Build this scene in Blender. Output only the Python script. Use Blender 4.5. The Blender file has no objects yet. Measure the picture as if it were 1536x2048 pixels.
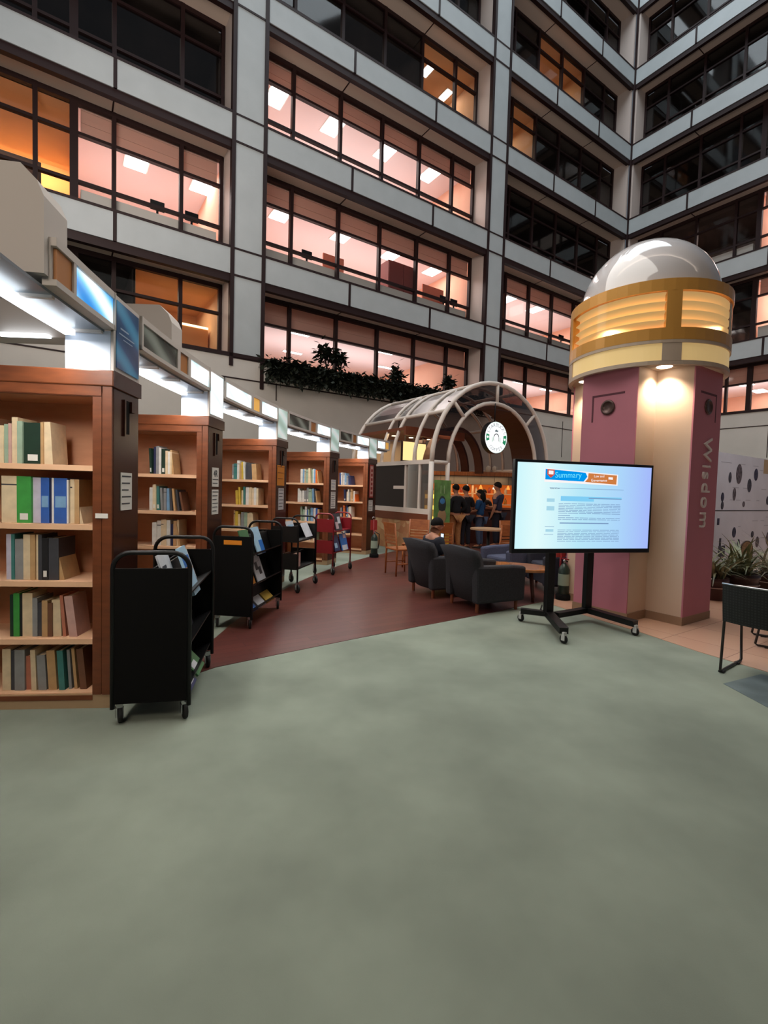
import bpy, bmesh, math, random
from mathutils import Matrix, Vector
PI = math.pi
random.seed(7)
scene = bpy.context.scene
COL = scene.collection

# ------------------------------------------------------------------ helpers
def lin(c):
    c = c / 255.0
    return c / 12.92 if c <= 0.04045 else ((c + 0.055) / 1.055) ** 2.4
def rgb(r, g, b): return (lin(r), lin(g), lin(b), 1.0)

MATS = {}
def mat(name, col, rough=0.6, metal=0.0, emit=None, es=0.0, noise=0.0, nscale=6.0, bump=0.0, spec=0.5, coat=0.0):
    if name in MATS: return MATS[name]
    m = bpy.data.materials.new(name); m.use_nodes = True
    nt = m.node_tree; b = nt.nodes['Principled BSDF']
    b.inputs['Base Color'].default_value = rgb(*col)
    b.inputs['Roughness'].default_value = rough
    b.inputs['Metallic'].default_value = metal
    b.inputs['Specular IOR Level'].default_value = spec
    b.inputs['Coat Weight'].default_value = coat
    if emit is not None:
        b.inputs['Emission Color'].default_value = rgb(*emit); b.inputs['Emission Strength'].default_value = es
    if noise > 0 or bump > 0:
        tc = nt.nodes.new('ShaderNodeTexCoord'); n = nt.nodes.new('ShaderNodeTexNoise')
        n.inputs['Scale'].default_value = nscale; n.inputs['Detail'].default_value = 4
        nt.links.new(tc.outputs['Object'], n.inputs['Vector'])
        if noise > 0:
            r = nt.nodes.new('ShaderNodeValToRGB')
            r.color_ramp.elements[0].position = .3; r.color_ramp.elements[1].position = .7
            k0, k1 = 1 - noise, 1 + noise
            r.color_ramp.elements[0].color = rgb(*[min(255, x * k0) for x in col])
            r.color_ramp.elements[1].color = rgb(*[min(255, x * k1) for x in col])
            nt.links.new(n.outputs['Fac'], r.inputs['Fac']); nt.links.new(r.outputs['Color'], b.inputs['Base Color'])
        if bump > 0:
            bp = nt.nodes.new('ShaderNodeBump'); bp.inputs['Strength'].default_value = bump
            nt.links.new(n.outputs['Fac'], bp.inputs['Height']); nt.links.new(bp.outputs['Normal'], b.inputs['Normal'])
    MATS[name] = m
    return m

def emat(name, col, es):
    if name in MATS: return MATS[name]
    m = bpy.data.materials.new(name); m.use_nodes = True
    nt = m.node_tree; nt.nodes.clear()
    o = nt.nodes.new('ShaderNodeOutputMaterial'); e = nt.nodes.new('ShaderNodeEmission')
    e.inputs['Color'].default_value = rgb(*col); e.inputs['Strength'].default_value = es
    nt.links.new(e.outputs[0], o.inputs[0]); MATS[name] = m
    return m

def glass(name, tint, gl=0.06, rough=0.05, ior=1.25):
    if name in MATS: return MATS[name]
    m = bpy.data.materials.new(name); m.use_nodes = True
    nt = m.node_tree; nt.nodes.clear()
    o = nt.nodes.new('ShaderNodeOutputMaterial'); t = nt.nodes.new('ShaderNodeBsdfTransparent')
    g = nt.nodes.new('ShaderNodeBsdfGlossy'); mx = nt.nodes.new('ShaderNodeMixShader')
    f = nt.nodes.new('ShaderNodeFresnel'); f.inputs['IOR'].default_value = ior
    a = nt.nodes.new('ShaderNodeMath'); a.operation = 'ADD'; a.inputs[1].default_value = gl
    t.inputs['Color'].default_value = tint; g.inputs['Roughness'].default_value = rough
    nt.links.new(f.outputs[0], a.inputs[0]); nt.links.new(a.outputs[0], mx.inputs[0])
    nt.links.new(t.outputs[0], mx.inputs[1]); nt.links.new(g.outputs[0], mx.inputs[2]); nt.links.new(mx.outputs[0], o.inputs[0])
    MATS[name] = m
    return m

class MB:
    """collects shapes for ONE mesh object"""
    def __init__(s, sub=(0, 0, 0)):
        s.v = []; s.f = []; s.m = []; s.s = []; s.sub = Vector(sub); s.T = Matrix.Identity(4)
    def add(s, vs, fs, mi=0, sm=False):
        b = len(s.v)
        for v in vs: s.v.append(tuple(s.T @ Vector(v) - s.sub))
        for f in fs: s.f.append([b + i for i in f]); s.m.append(mi); s.s.append(sm)
        return s
    def box(s, x0, x1, y0, y1, z0, z1, mi=0):
        return s.add([(x0, y0, z0), (x1, y0, z0), (x1, y1, z0), (x0, y1, z0), (x0, y0, z1), (x1, y0, z1), (x1, y1, z1), (x0, y1, z1)],
                     [(0, 3, 2, 1), (4, 5, 6, 7), (0, 1, 5, 4), (1, 2, 6, 5), (2, 3, 7, 6), (3, 0, 4, 7)], mi)
    def prism(s, poly, z0, z1, mi=0):
        n = len(poly)
        vs = [(p[0], p[1], z0) for p in poly] + [(p[0], p[1], z1) for p in poly]
        return s.add(vs, [tuple(range(n))[::-1], tuple(range(n, 2 * n))] + [(i, (i + 1) % n, n + (i + 1) % n, n + i) for i in range(n)], mi)
    def extr(s, poly, axis, a, b, mi=0):
        """polygon in the two other axes, extruded along axis 'x' or 'y'"""
        n = len(poly)
        mk = (lambda p, q: (q, p[0], p[1])) if axis == 'x' else (lambda p, q: (p[0], q, p[1]))
        vs = [mk(p, a) for p in poly] + [mk(p, b) for p in poly]
        return s.add(vs, [tuple(range(n)), tuple(range(n, 2 * n))[::-1]] + [(i, n + i, n + (i + 1) % n, (i + 1) % n) for i in range(n)], mi)
    def quad(s, a, b, c, d, mi=0): return s.add([a, b, c, d], [(0, 1, 2, 3)], mi)
    def tube(s, pts, r, n=8, mi=0, closed=False):
        pts = [Vector(p) for p in pts]; m = len(pts); vs = []; fs = []
        up = None
        for i, p in enumerate(pts):
            if closed: d = pts[(i + 1) % m] - pts[i - 1]
            else: d = pts[min(i + 1, m - 1)] - pts[max(i - 1, 0)]
            d.normalize()
            if up is None:
                up = Vector((0, 0, 1)) if abs(d.z) < .9 else Vector((1, 0, 0))
            u = d.cross(up); u.normalize(); w = u.cross(d); up = w
            rr = r[i] if isinstance(r, (list, tuple)) else r
            for k in range(n):
                a = 2 * PI * k / n
                vs.append(p + u * (rr * math.cos(a)) + w * (rr * math.sin(a)))
        for i in range(m if closed else m - 1):
            for k in range(n):
                j = (i + 1) % m
                fs.append((i * n + k, i * n + (k + 1) % n, j * n + (k + 1) % n, j * n + k))
        if not closed:
            fs.append(tuple(range(n))[::-1]); fs.append(tuple((m - 1) * n + k for k in range(n)))
        return s.add(vs, fs, mi, True)
    def lathe(s, prof, n=24, mi=0, c=(0, 0), sm=True, cap=False):
        vs = []; fs = []; m = len(prof)
        for r, z in prof:
            for k in range(n):
                a = 2 * PI * k / n; vs.append((c[0] + r * math.cos(a), c[1] + r * math.sin(a), z))
        for i in range(m - 1):
            for k in range(n):
                fs.append((i * n + k, i * n + (k + 1) % n, (i + 1) * n + (k + 1) % n, (i + 1) * n + k))
        s.add(vs, fs, mi, sm)
        if cap:
            b = len(s.v)
            s.add([(c[0] + prof[0][0] * math.cos(2 * PI * k / n), c[1] + prof[0][0] * math.sin(2 * PI * k / n), prof[0][1]) for k in range(n)], [tuple(range(n))[::-1]], mi)
            s.add([(c[0] + prof[-1][0] * math.cos(2 * PI * k / n), c[1] + prof[-1][0] * math.sin(2 * PI * k / n), prof[-1][1]) for k in range(n)], [tuple(range(n))], mi)
        return s
    def cyl(s, c, r, z0, z1, n=16, mi=0): return s.lathe([(r, z0), (r, z1)], n, mi, c, True, True)
    def ell(s, c, rx, ry, rz, mi=0, nu=14, nv=9):
        vs = []; fs = []
        for i in range(nv + 1):
            t = PI * i / nv
            for k in range(nu):
                a = 2 * PI * k / nu
                vs.append((c[0] + rx * math.sin(t) * math.cos(a), c[1] + ry * math.sin(t) * math.sin(a), c[2] + rz * math.cos(t)))
        for i in range(nv):
            for k in range(nu):
                fs.append((i * nu + k, (i + 1) * nu + k, (i + 1) * nu + (k + 1) % nu, i * nu + (k + 1) % nu))
        return s.add(vs, fs, mi, True)
    def build(s, name, mats, parent=None, bevel=0.0):
        me = bpy.data.meshes.new(name); me.from_pydata(s.v, [], s.f)
        for m in (mats if isinstance(mats, (list, tuple)) else [mats]): me.materials.append(m)
        me.polygons.foreach_set('material_index', s.m); me.polygons.foreach_set('use_smooth', s.s)
        me.update()
        o = bpy.data.objects.new(name, me); COL.objects.link(o)
        if parent is not None: o.parent = parent
        if bevel > 0:
            b = o.modifiers.new('Bevel', 'BEVEL'); b.width = bevel; b.segments = 2; b.limit_method = 'ANGLE'
        return o

def tag(o, label=None, cat=None, group=None, kind=None):
    if label: o['label'] = label
    if cat: o['category'] = cat
    if group: o['group'] = group
    if kind: o['kind'] = kind
    return o
def thing(name, label, cat, loc=(0, 0, 0), rotz=0.0, group=None):
    o = bpy.data.objects.new(name, None); COL.objects.link(o); o.empty_display_size = .1
    o.location = loc; o.rotation_euler = (0, 0, rotz)
    return tag(o, label, cat, group)
def place(o, loc, rotz=0.0):
    o.location = loc; o.rotation_euler = (0, 0, rotz); return o
def struct(o): o['kind'] = 'structure'; return o
def text(name, body, size, m, parent, M, extrude=0.002, spacing=1.0, align='CENTER'):
    cu = bpy.data.curves.new(name, 'FONT'); cu.body = body; cu.size = size; cu.extrude = extrude
    cu.align_x = align; cu.align_y = 'CENTER'; cu.space_character = spacing; cu.resolution_u = 3
    t = bpy.data.objects.new('tmp', cu); COL.objects.link(t); bpy.context.view_layer.update()
    me = bpy.data.meshes.new_from_object(t.evaluated_get(bpy.context.evaluated_depsgraph_get()))
    bpy.data.objects.remove(t); bpy.data.curves.remove(cu)
    me.name = name; me.materials.clear(); me.materials.append(m)
    o = bpy.data.objects.new(name, me); COL.objects.link(o)
    if parent is not None: o.parent = parent
    o.matrix_local = M
    return o
def copy_tree(o, parent=None):
    c = o.copy(); COL.objects.link(c)
    if parent is not None: c.parent = parent
    for ch in list(o.children): copy_tree(ch, c)
    return c
def light(kind, name, loc, energy, col=(1, 1, 1), size=1.0, sy=None, target=None, spot=None, blend=.5):
    l = bpy.data.lights.new(name, kind); l.energy = energy; l.color = col
    if kind == 'AREA':
        l.size = size
        if sy: l.shape = 'RECTANGLE'; l.size_y = sy
    else: l.shadow_soft_size = size
    if kind == 'SPOT': l.spot_size = spot; l.spot_blend = blend
    o = bpy.data.objects.new(name, l); COL.objects.link(o); o.location = loc
    if target is not None:
        d = Vector(target) - Vector(loc); o.rotation_euler = d.to_track_quat('-Z', 'Y').to_euler()
    return o
ORD = ['first', 'second', 'third', 'fourth', 'fifth', 'sixth', 'seventh', 'eighth', 'ninth', 'tenth', 'eleventh', 'twelfth', 'thirteenth', 'fourteenth']

# ------------------------------------------------------------------ camera
F, PITCH, ROLL, EYE = 956.49, -0.0448, 0.0283, 1.45
cp, sp, cr, sr = math.cos(PITCH), math.sin(PITCH), math.cos(ROLL), math.sin(ROLL)
fwd = Vector((0, cp, sp)); up0 = Vector((0, -sp, cp)); rt0 = Vector((1, 0, 0))
rt = rt0 * cr + up0 * sr; up = -rt0 * sr + up0 * cr
cam = bpy.data.cameras.new('camera'); camo = bpy.data.objects.new('camera', cam); COL.objects.link(camo)
cam.sensor_fit = 'VERTICAL'; cam.sensor_height = 36; cam.sensor_width = 27; cam.lens = 36 * F / 2048
cam.clip_start = .05; cam.clip_end = 300
R3 = Matrix((rt, up, -fwd)).transposed()
camo.matrix_world = Matrix.Translation((0, 0, EYE)) @ R3.to_4x4()
scene.camera = camo
scene.view_settings.view_transform = 'Standard'
scene.view_settings.exposure = 0.0
try:
    scene.cycles.use_denoising = True
    scene.cycles.max_bounces = 6; scene.cycles.transparent_max_bounces = 12
    scene.cycles.sample_clamp_indirect = 4.0
    scene.cycles.caustics_reflective = False; scene.cycles.caustics_refractive = False
except Exception: pass
w = bpy.data.worlds.new('World'); scene.world = w; w.use_nodes = True
w.node_tree.nodes['Background'].inputs[0].default_value = (0.72, 0.82, 0.95, 1)
w.node_tree.nodes['Background'].inputs[1].default_value = 0.13

# ------------------------------------------------------------------ materials
def wood(name, c0, c1, scale=(1, 1, 12), rough=.45, coat=.0):
    if name in MATS: return MATS[name]
    m = bpy.data.materials.new(name); m.use_nodes = True; nt = m.node_tree; b = nt.nodes['Principled BSDF']
    tc = nt.nodes.new('ShaderNodeTexCoord'); mp = nt.nodes.new('ShaderNodeMapping'); n = nt.nodes.new('ShaderNodeTexNoise'); r = nt.nodes.new('ShaderNodeValToRGB')
    mp.inputs['Scale'].default_value = scale; n.inputs['Scale'].default_value = 3; n.inputs['Detail'].default_value = 5
    r.color_ramp.elements[0].color = rgb(*c0); r.color_ramp.elements[1].color = rgb(*c1)
    r.color_ramp.elements[0].position = .3; r.color_ramp.elements[1].position = .7
    nt.links.new(tc.outputs['Object'], mp.inputs[0]); nt.links.new(mp.outputs[0], n.inputs['Vector'])
    nt.links.new(n.outputs['Fac'], r.inputs[0]); nt.links.new(r.outputs[0], b.inputs['Base Color'])
    b.inputs['Roughness'].default_value = rough; b.inputs['Coat Weight'].default_value = coat
    MATS[name] = m; return m

M_panel = mat('wall_panel', (176, 182, 184), .55, noise=.02, nscale=1.5)
M_plain = mat('wall_plain', (205, 198, 190), .7, noise=.02, nscale=1.2)
M_frame = mat('dark_frame', (38, 19, 19), .55, spec=.3)
M_soffit = mat('soffit', (210, 190, 176), .7)
M_jamb = mat('jamb', (205, 190, 182), .6)
M_glassw = glass('window_glass', (.93, .93, .93, 1), .03)
M_glassd = glass('window_glass_dark', (.6, .6, .6, 1), .05)  # tinted darker where the rooms behind are unlit
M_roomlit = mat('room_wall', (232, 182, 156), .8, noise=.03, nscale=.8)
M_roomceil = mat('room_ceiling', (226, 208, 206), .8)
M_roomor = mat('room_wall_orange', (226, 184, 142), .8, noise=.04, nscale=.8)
M_roomdk = mat('room_dark', (70, 60, 56), .9, noise=.25, nscale=.5)  # unlit rooms: missing light put into a darker wall colour
M_roomfl = mat('room_floor', (120, 95, 85), .8)
M_panelight = emat('panel_light', (255, 244, 238), 12.0)
M_white = mat('white_paint', (225, 222, 216), .5)
M_black = mat('black_metal', (8, 7, 8), .5, spec=.35)
M_blackm = mat('black_matte', (7, 6, 6), .85, spec=.2)
M_chrome = mat('caster_metal', (170, 170, 172), .25, metal=.9)
M_rubber = mat('rubber', (16, 15, 15), .7)
M_wood = wood('cherry_wood', (100, 52, 27), (122, 66, 36), (2, 2, 9), .4)
M_woodin = wood('cherry_inner', (196, 142, 108), (208, 154, 120), (2, 2, 6), .55)
M_woodend = wood('shaded_end_panel', (52, 27, 20), (66, 36, 28), (2, 2, 7), .22)  # same wood painted darker for the unlit end faces
M_shelf = mat('pale_shelf', (232, 186, 148), .5, noise=.03, nscale=5)
M_plinth = mat('plinth', (176, 146, 112), .7)
M_red = mat('red_metal', (132, 22, 34), .45)
M_paper = mat('paper', (226, 222, 214), .8)
M_ink = mat('ink', (60, 60, 66), .8)
M_grey = mat('armchair_fabric', (44, 43, 48), .9, noise=.12, nscale=60)
M_blue_grey = mat('armchair_fabric_blue', (38, 39, 52), .85, noise=.12, nscale=60)
M_chairwood = wood('cafe_chair_wood', (142, 76, 34), (170, 98, 48), (3, 3, 8), .45)
M_skin = mat('skin', (178, 124, 98), .6)
M_hair = mat('hair', (14, 11, 10), .75, spec=.2)
M_tube = emat('tube_light', (240, 248, 255), 4.5)
M_leaf = mat('leaf', (46, 66, 40), .6, noise=.3, nscale=9)
M_ivy = mat('ivy_leaf', (28, 34, 22), .7, noise=.35, nscale=9)
M_pink = mat('pink_paint', (192, 118, 134), .6, noise=.02, nscale=2)
M_beige = mat('beige_paint', (214, 188, 166), .6, noise=.02, nscale=2)

# ------------------------------------------------------------------ floor
M_carpet = mat('carpet_green', (133, 141, 129), .95, noise=.09, nscale=1.3, bump=.15, spec=.1)
def carpet_tune(m):
    nt = m.node_tree; b = nt.nodes['Principled BSDF']
    n2 = nt.nodes.new('ShaderNodeTexNoise'); n2.inputs['Scale'].default_value = 240
    tc = nt.nodes.new('ShaderNodeTexCoord'); nt.links.new(tc.outputs['Object'], n2.inputs['Vector'])
    bp = nt.nodes.new('ShaderNodeBump'); bp.inputs['Strength'].default_value = .35
    nt.links.new(n2.outputs['Fac'], bp.inputs['Height']); nt.links.new(bp.outputs['Normal'], b.inputs['Normal'])
carpet_tune(M_carpet)
def plank_mat():
    m = bpy.data.materials.new('floor_planks'); m.use_nodes = True; nt = m.node_tree; b = nt.nodes['Principled BSDF']
    tc = nt.nodes.new('ShaderNodeTexCoord'); mp = nt.nodes.new('ShaderNodeMapping'); br = nt.nodes.new('ShaderNodeTexBrick')
    mp.inputs['Rotation'].default_value = (0, 0, -.55)
    nt.links.new(tc.outputs['Object'], mp.inputs[0]); nt.links.new(mp.outputs[0], br.inputs['Vector'])
    br.inputs['Scale'].default_value = 1.0; br.inputs['Brick Width'].default_value = 1.2; br.inputs['Row Height'].default_value = .11
    br.inputs['Mortar Size'].default_value = .003
    br.inputs['Color1'].default_value = rgb(106, 58, 50); br.inputs['Color2'].default_value = rgb(92, 48, 42); br.inputs['Mortar'].default_value = rgb(62, 30, 26)
    n = nt.nodes.new('ShaderNodeTexNoise'); n.inputs['Scale'].default_value = 5; n.inputs['Detail'].default_value = 6
    mp2 = nt.nodes.new('ShaderNodeMapping'); mp2.inputs['Rotation'].default_value = (0, 0, -.55); mp2.inputs['Scale'].default_value = (1, 9, 1)
    nt.links.new(tc.outputs['Object'], mp2.inputs[0]); nt.links.new(mp2.outputs[0], n.inputs['Vector'])
    mx = nt.nodes.new('ShaderNodeMix'); mx.data_type = 'RGBA'; mx.blend_type = 'MULTIPLY'; mx.inputs[0].default_value = .35
    nt.links.new(br.outputs['Color'], mx.inputs[6]); nt.links.new(n.outputs['Color'], mx.inputs[7])
    nt.links.new(mx.outputs[2], b.inputs['Base Color']); b.inputs['Roughness'].default_value = .38
    return m
M_planks = plank_mat()
def tile_mat():
    m = bpy.data.materials.new('floor_tile'); m.use_nodes = True; nt = m.node_tree; b = nt.nodes['Principled BSDF']
    tc = nt.nodes.new('ShaderNodeTexCoord'); br = nt.nodes.new('ShaderNodeTexBrick'); mp = nt.nodes.new('ShaderNodeMapping')
    mp.inputs['Rotation'].default_value = (0, 0, -.596)
    br.offset = 0; br.inputs['Scale'].default_value = 1; br.inputs['Brick Width'].default_value = .6; br.inputs['Row Height'].default_value = .6; br.inputs['Mortar Size'].default_value = .004
    br.inputs['Color1'].default_value = rgb(206, 166, 142); br.inputs['Color2'].default_value = rgb(196, 154, 132); br.inputs['Mortar'].default_value = rgb(160, 124, 108)
    nt.links.new(tc.outputs['Object'], mp.inputs[0]); nt.links.new(mp.outputs[0], br.inputs['Vector']); nt.links.new(br.outputs['Color'], b.inputs['Base Color'])
    b.inputs['Roughness'].default_value = .16; return m
M_tile = tile_mat()

C0 = (12.35, 4.5); RR = 14.15
def pol(th, r, z=0.0): return Vector((C0[0] - r * math.cos(th), C0[1] + r * math.sin(th), z))
def th_of_y(y, r=RR): return math.asin((y - C0[1]) / r)

struct(MB().box(-22, 26, -12, 34, -.2, 0).build('floor', M_carpet))
arc = [pol(th_of_y(y, 13.93), 13.93) for y in (3.42, 4.2, 5, 5.8, 6.6, 7.4, 8.2, 9.0, 9.8, 10.6, 11.6)]
wpoly = [(p.x, p.y) for p in arc] + [(.2, 13.6), (-2, 17), (5, 20), (9, 15), (5.5, 12), (4.4, 9.4), (2.75, 6.95), (2.2, 6.45), (1.8, 6.14), (1.47, 5.87), (.97, 5.49), (.42, 5.09), (-.29, 4.56), (-.87, 4.11), (-1.31, 3.76)]
struct(MB().prism(wpoly[::-1], 0, .004).build('floor_wood', M_planks))
struct(MB().prism([(2.2, 6.44), (2.5, 5.72), (2.8, 5.1), (3.04, 4.48), (3.3, 4.0), (3.75, 3.2), (4.6, 2.0), (14, 2.0), (14, 14), (9, 14.9), (5.52, 11.98), (4.42, 9.38), (2.76, 6.93)], 0, .005).build('floor_tile', M_tile))
struct(MB().prism([(2.72, 3.72), (3.2, 3.95), (3.7, 3.2), (3.3, 2.6), (2.75, 3.1)], 0, .003).build('floor_shade', mat('shade_patch', (98, 110, 112), .95, noise=.15, nscale=3)))  # soft shadow on the carpet, painted as a bluish patch

# ------------------------------------------------------------------ facades
COR = (13.0603, 27.2265); YAW = .596
FR = {'A': YAW, 'B': YAW - PI / 2}
def fplace(o, f): o.location = (COR[0], COR[1], 0); o.rotation_euler = (0, 0, FR[f]); return o
def fw(f, t, off, z):
    a = FR[f]; return Vector((COR[0] + t * math.cos(a) - off * math.sin(a), COR[1] + t * math.sin(a) + off * math.cos(a), z))
BH = .766; DEP = .95
def bk(k): return 16.0 + 4 * (k - 4)
BAYS = {'A': [(-31.6, -21.75, [-30.3, -28.5, -26.62, -25.76, -24.8, -23.0]), (-20.64, -10.81, [-19.4, -17.55, -15.72, -13.9, -12.1]), (-9.71, -.13, [-8.55, -6.85, -5.05, -3.2, -1.4])],
        'B': [(.13, 10.2, [1.4, 3.15, 4.9, 5.85, 7.4, 9.0])]}
SEAM = {'A': [-28.5, -24.85, -17.53, -13.84, -6.5, -3.08], 'B': [3.05, 6.6]}
EXT = {'A': (-32.6, 0), 'B': (0, 10.6)}
COLS = {'A': [(-32.6, -31.72), (-21.63, -20.76), (-10.69, -9.83)], 'B': [(10.32, 10.6)]}
SIDE = {'A': 'back', 'B': 'right'}
TOPF = {('A', 0): 4, ('A', 1): 5, ('A', 2): 6, ('B', 0): 6}
for f in 'AB':
    e0, e1 = EXT[f]
    for k in range(2, 9):                                           # spandrel bands, one storey each
        mb = MB(); mb.box(e0, e1, 0, .22, bk(k), bk(k) + BH)
        fplace(struct(mb.build('wall_' + SIDE[f], M_panel)), f)
        tr = MB()
        for a, b, _ in BAYS[f]:
            tr.box(a - .12, b + .12, .03, .20, bk(k) - .23, bk(k)); tr.box(a - .12, b + .12, -.015, .22, bk(k) + BH, bk(k) + BH + .07)
            tr.box(a - .12, b + .12, .2, DEP + .1, bk(k) + BH, bk(k) + BH + .05)
        for c0, c1 in COLS[f]:
            tr.box(c0, c1, -.012, .1, bk(k) - .05, bk(k) + .01); tr.box(c0, c1, -.012, .1, bk(k) + BH - .01, bk(k) + BH + .05)
        for sx in SEAM[f]: tr.box(sx - .045, sx + .045, -.012, .1, bk(k), bk(k) + BH)
        fplace(struct(tr.build('trim_%d' % k, M_frame)), f)
        so = MB()
        for a, b, _ in BAYS[f]:
            so.box(a - .1, b + .1, .2, DEP + .1, bk(k) - .06, bk(k) + .02, 0)
            for sx in SEAM[f]:
                if a < sx < b: so.box(sx - .02, sx + .02, .21, DEP, bk(k) - .068, bk(k) - .05, 1)
        fplace(struct(so.build('ceiling_soffit', [M_soffit, M_frame])), f)
    for c0, c1 in COLS[f]:
        fplace(struct(MB().box(c0, c1, .01, 1.2, 5.45, 33).build('wall_column', M_panel)), f)
        lo = 4.6 if c0 == -21.63 else 5.0
        fplace(struct(MB().box(c0 - .12, c0, -.03, .16, 5.2, 33).box(c1, c1 + .12, -.03, .16, lo, 33).box(c0, c1, -.012, .1, 5.44, 5.53).build('trim_column', M_frame)), f)
    for a, b, _ in BAYS[f]:                                          # reveals at both ends of each bay
        j = MB(); j.box(a - .12, a - .02, .1, 1.1, 5.5, 33); j.box(b + .02, b + .12, .1, 1.1, 5.5, 33)
        fplace(struct(j.build('wall_reveal', M_jamb)), f)
    lw = MB(); lw.box(e0, e1, .0, .2, 0, 5.48)
    fplace(struct(lw.build('wall_base_' + SIDE[f], M_plain)), f)
    gt = MB(); gt.box(e0, e1, -.012, .05, 4.81, 4.85)
    for x in ([-29, -24.9, -20.2, -15.2, -5] if f == 'A' else [3.4, 7]): gt.box(x - .015, x + .015, -.012, .05, 4.3 if x == -20.2 else 3.4, 5.2)
    gt.box(e0, e1, -.03, .3, 5.48, 5.6)
    fplace(struct(gt.build('trim_base', M_frame)), f)
# corner trim between the two facades
fplace(struct(MB().box(-.07, .0, -.07, .02, 5.5, 33).build('trim_corner', M_frame)), 'A')

# windows: one structure object per bay and storey, panes as its child
wn = 0
def zrange(k): return (5.6, 8.0) if k == 1 else (bk(k) + BH + .05, bk(k + 1))
LIT = {}
def window(f, bi, k, dark):
    global wn
    wn += 1
    a, b, mu = BAYS[f][bi]; z0, z1 = zrange(k)
    if k == 1 and bi == 1 and f == 'A': z0 = 5.35
    y0, y1 = DEP - .06, DEP + .08
    m = MB()
    m.box(a, a + .1, y0, y1, z0, z1); m.box(b - .1, b, y0, y1, z0, z1)
    m.box(a, b, y0, y1, z1 - .2, z1 - .04); m.box(a, b, y0, y1, z0, z0 + .08)
    m.box(a, b, y0, y1, z1 - 1.02, z1 - .94)
    if k > 1: m.box(a, b, y0, y1, z0 + .88, z0 + .96)
    for x in mu:
        h = .1 if x in (-25.76, 5.85) else .055
        m.box(x - h, x + h, y0 - .01, y1 + .01, z0, z1)
    o = fplace(struct(m.build('window_%d' % wn, M_frame)), f)
    p = MB(); p.quad((a, DEP, z0), (b, DEP, z0), (b, DEP, z1), (a, DEP, z1))
    p.build('window_pane', M_glassd if dark else M_glassw, o)['kind'] = 'structure'
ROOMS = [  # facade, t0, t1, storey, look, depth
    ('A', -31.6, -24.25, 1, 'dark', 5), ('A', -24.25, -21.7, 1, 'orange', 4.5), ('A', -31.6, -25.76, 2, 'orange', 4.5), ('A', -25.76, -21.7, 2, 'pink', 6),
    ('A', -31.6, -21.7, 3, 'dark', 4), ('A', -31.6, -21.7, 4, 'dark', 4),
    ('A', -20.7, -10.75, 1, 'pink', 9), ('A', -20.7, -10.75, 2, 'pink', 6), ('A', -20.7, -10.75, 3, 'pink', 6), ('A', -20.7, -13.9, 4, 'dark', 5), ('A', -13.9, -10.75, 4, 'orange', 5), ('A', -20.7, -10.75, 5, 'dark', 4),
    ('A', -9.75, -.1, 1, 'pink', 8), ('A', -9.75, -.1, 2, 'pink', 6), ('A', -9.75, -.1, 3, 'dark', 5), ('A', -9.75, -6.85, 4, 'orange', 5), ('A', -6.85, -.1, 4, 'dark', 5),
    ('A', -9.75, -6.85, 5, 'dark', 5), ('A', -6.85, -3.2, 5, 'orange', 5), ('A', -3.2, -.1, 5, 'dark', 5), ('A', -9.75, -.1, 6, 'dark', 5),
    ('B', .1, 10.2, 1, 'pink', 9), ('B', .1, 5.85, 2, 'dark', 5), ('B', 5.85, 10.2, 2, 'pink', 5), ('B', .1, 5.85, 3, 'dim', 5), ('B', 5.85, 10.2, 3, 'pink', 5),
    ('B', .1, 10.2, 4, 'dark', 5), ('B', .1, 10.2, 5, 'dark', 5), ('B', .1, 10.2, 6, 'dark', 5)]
for f, bi, ks in (('A', 0, range(1, 5)), ('A', 1, range(1, 6)), ('A', 2, range(1, 7)), ('B', 0, range(1, 7))):
    for k in ks:
        a, b, _ = BAYS[f][bi]
        dk = all(r[4] == 'dark' for r in ROOMS if r[0] == f and r[3] == k and r[1] < b and r[2] > a)
        window(f, bi, k, dk)
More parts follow.
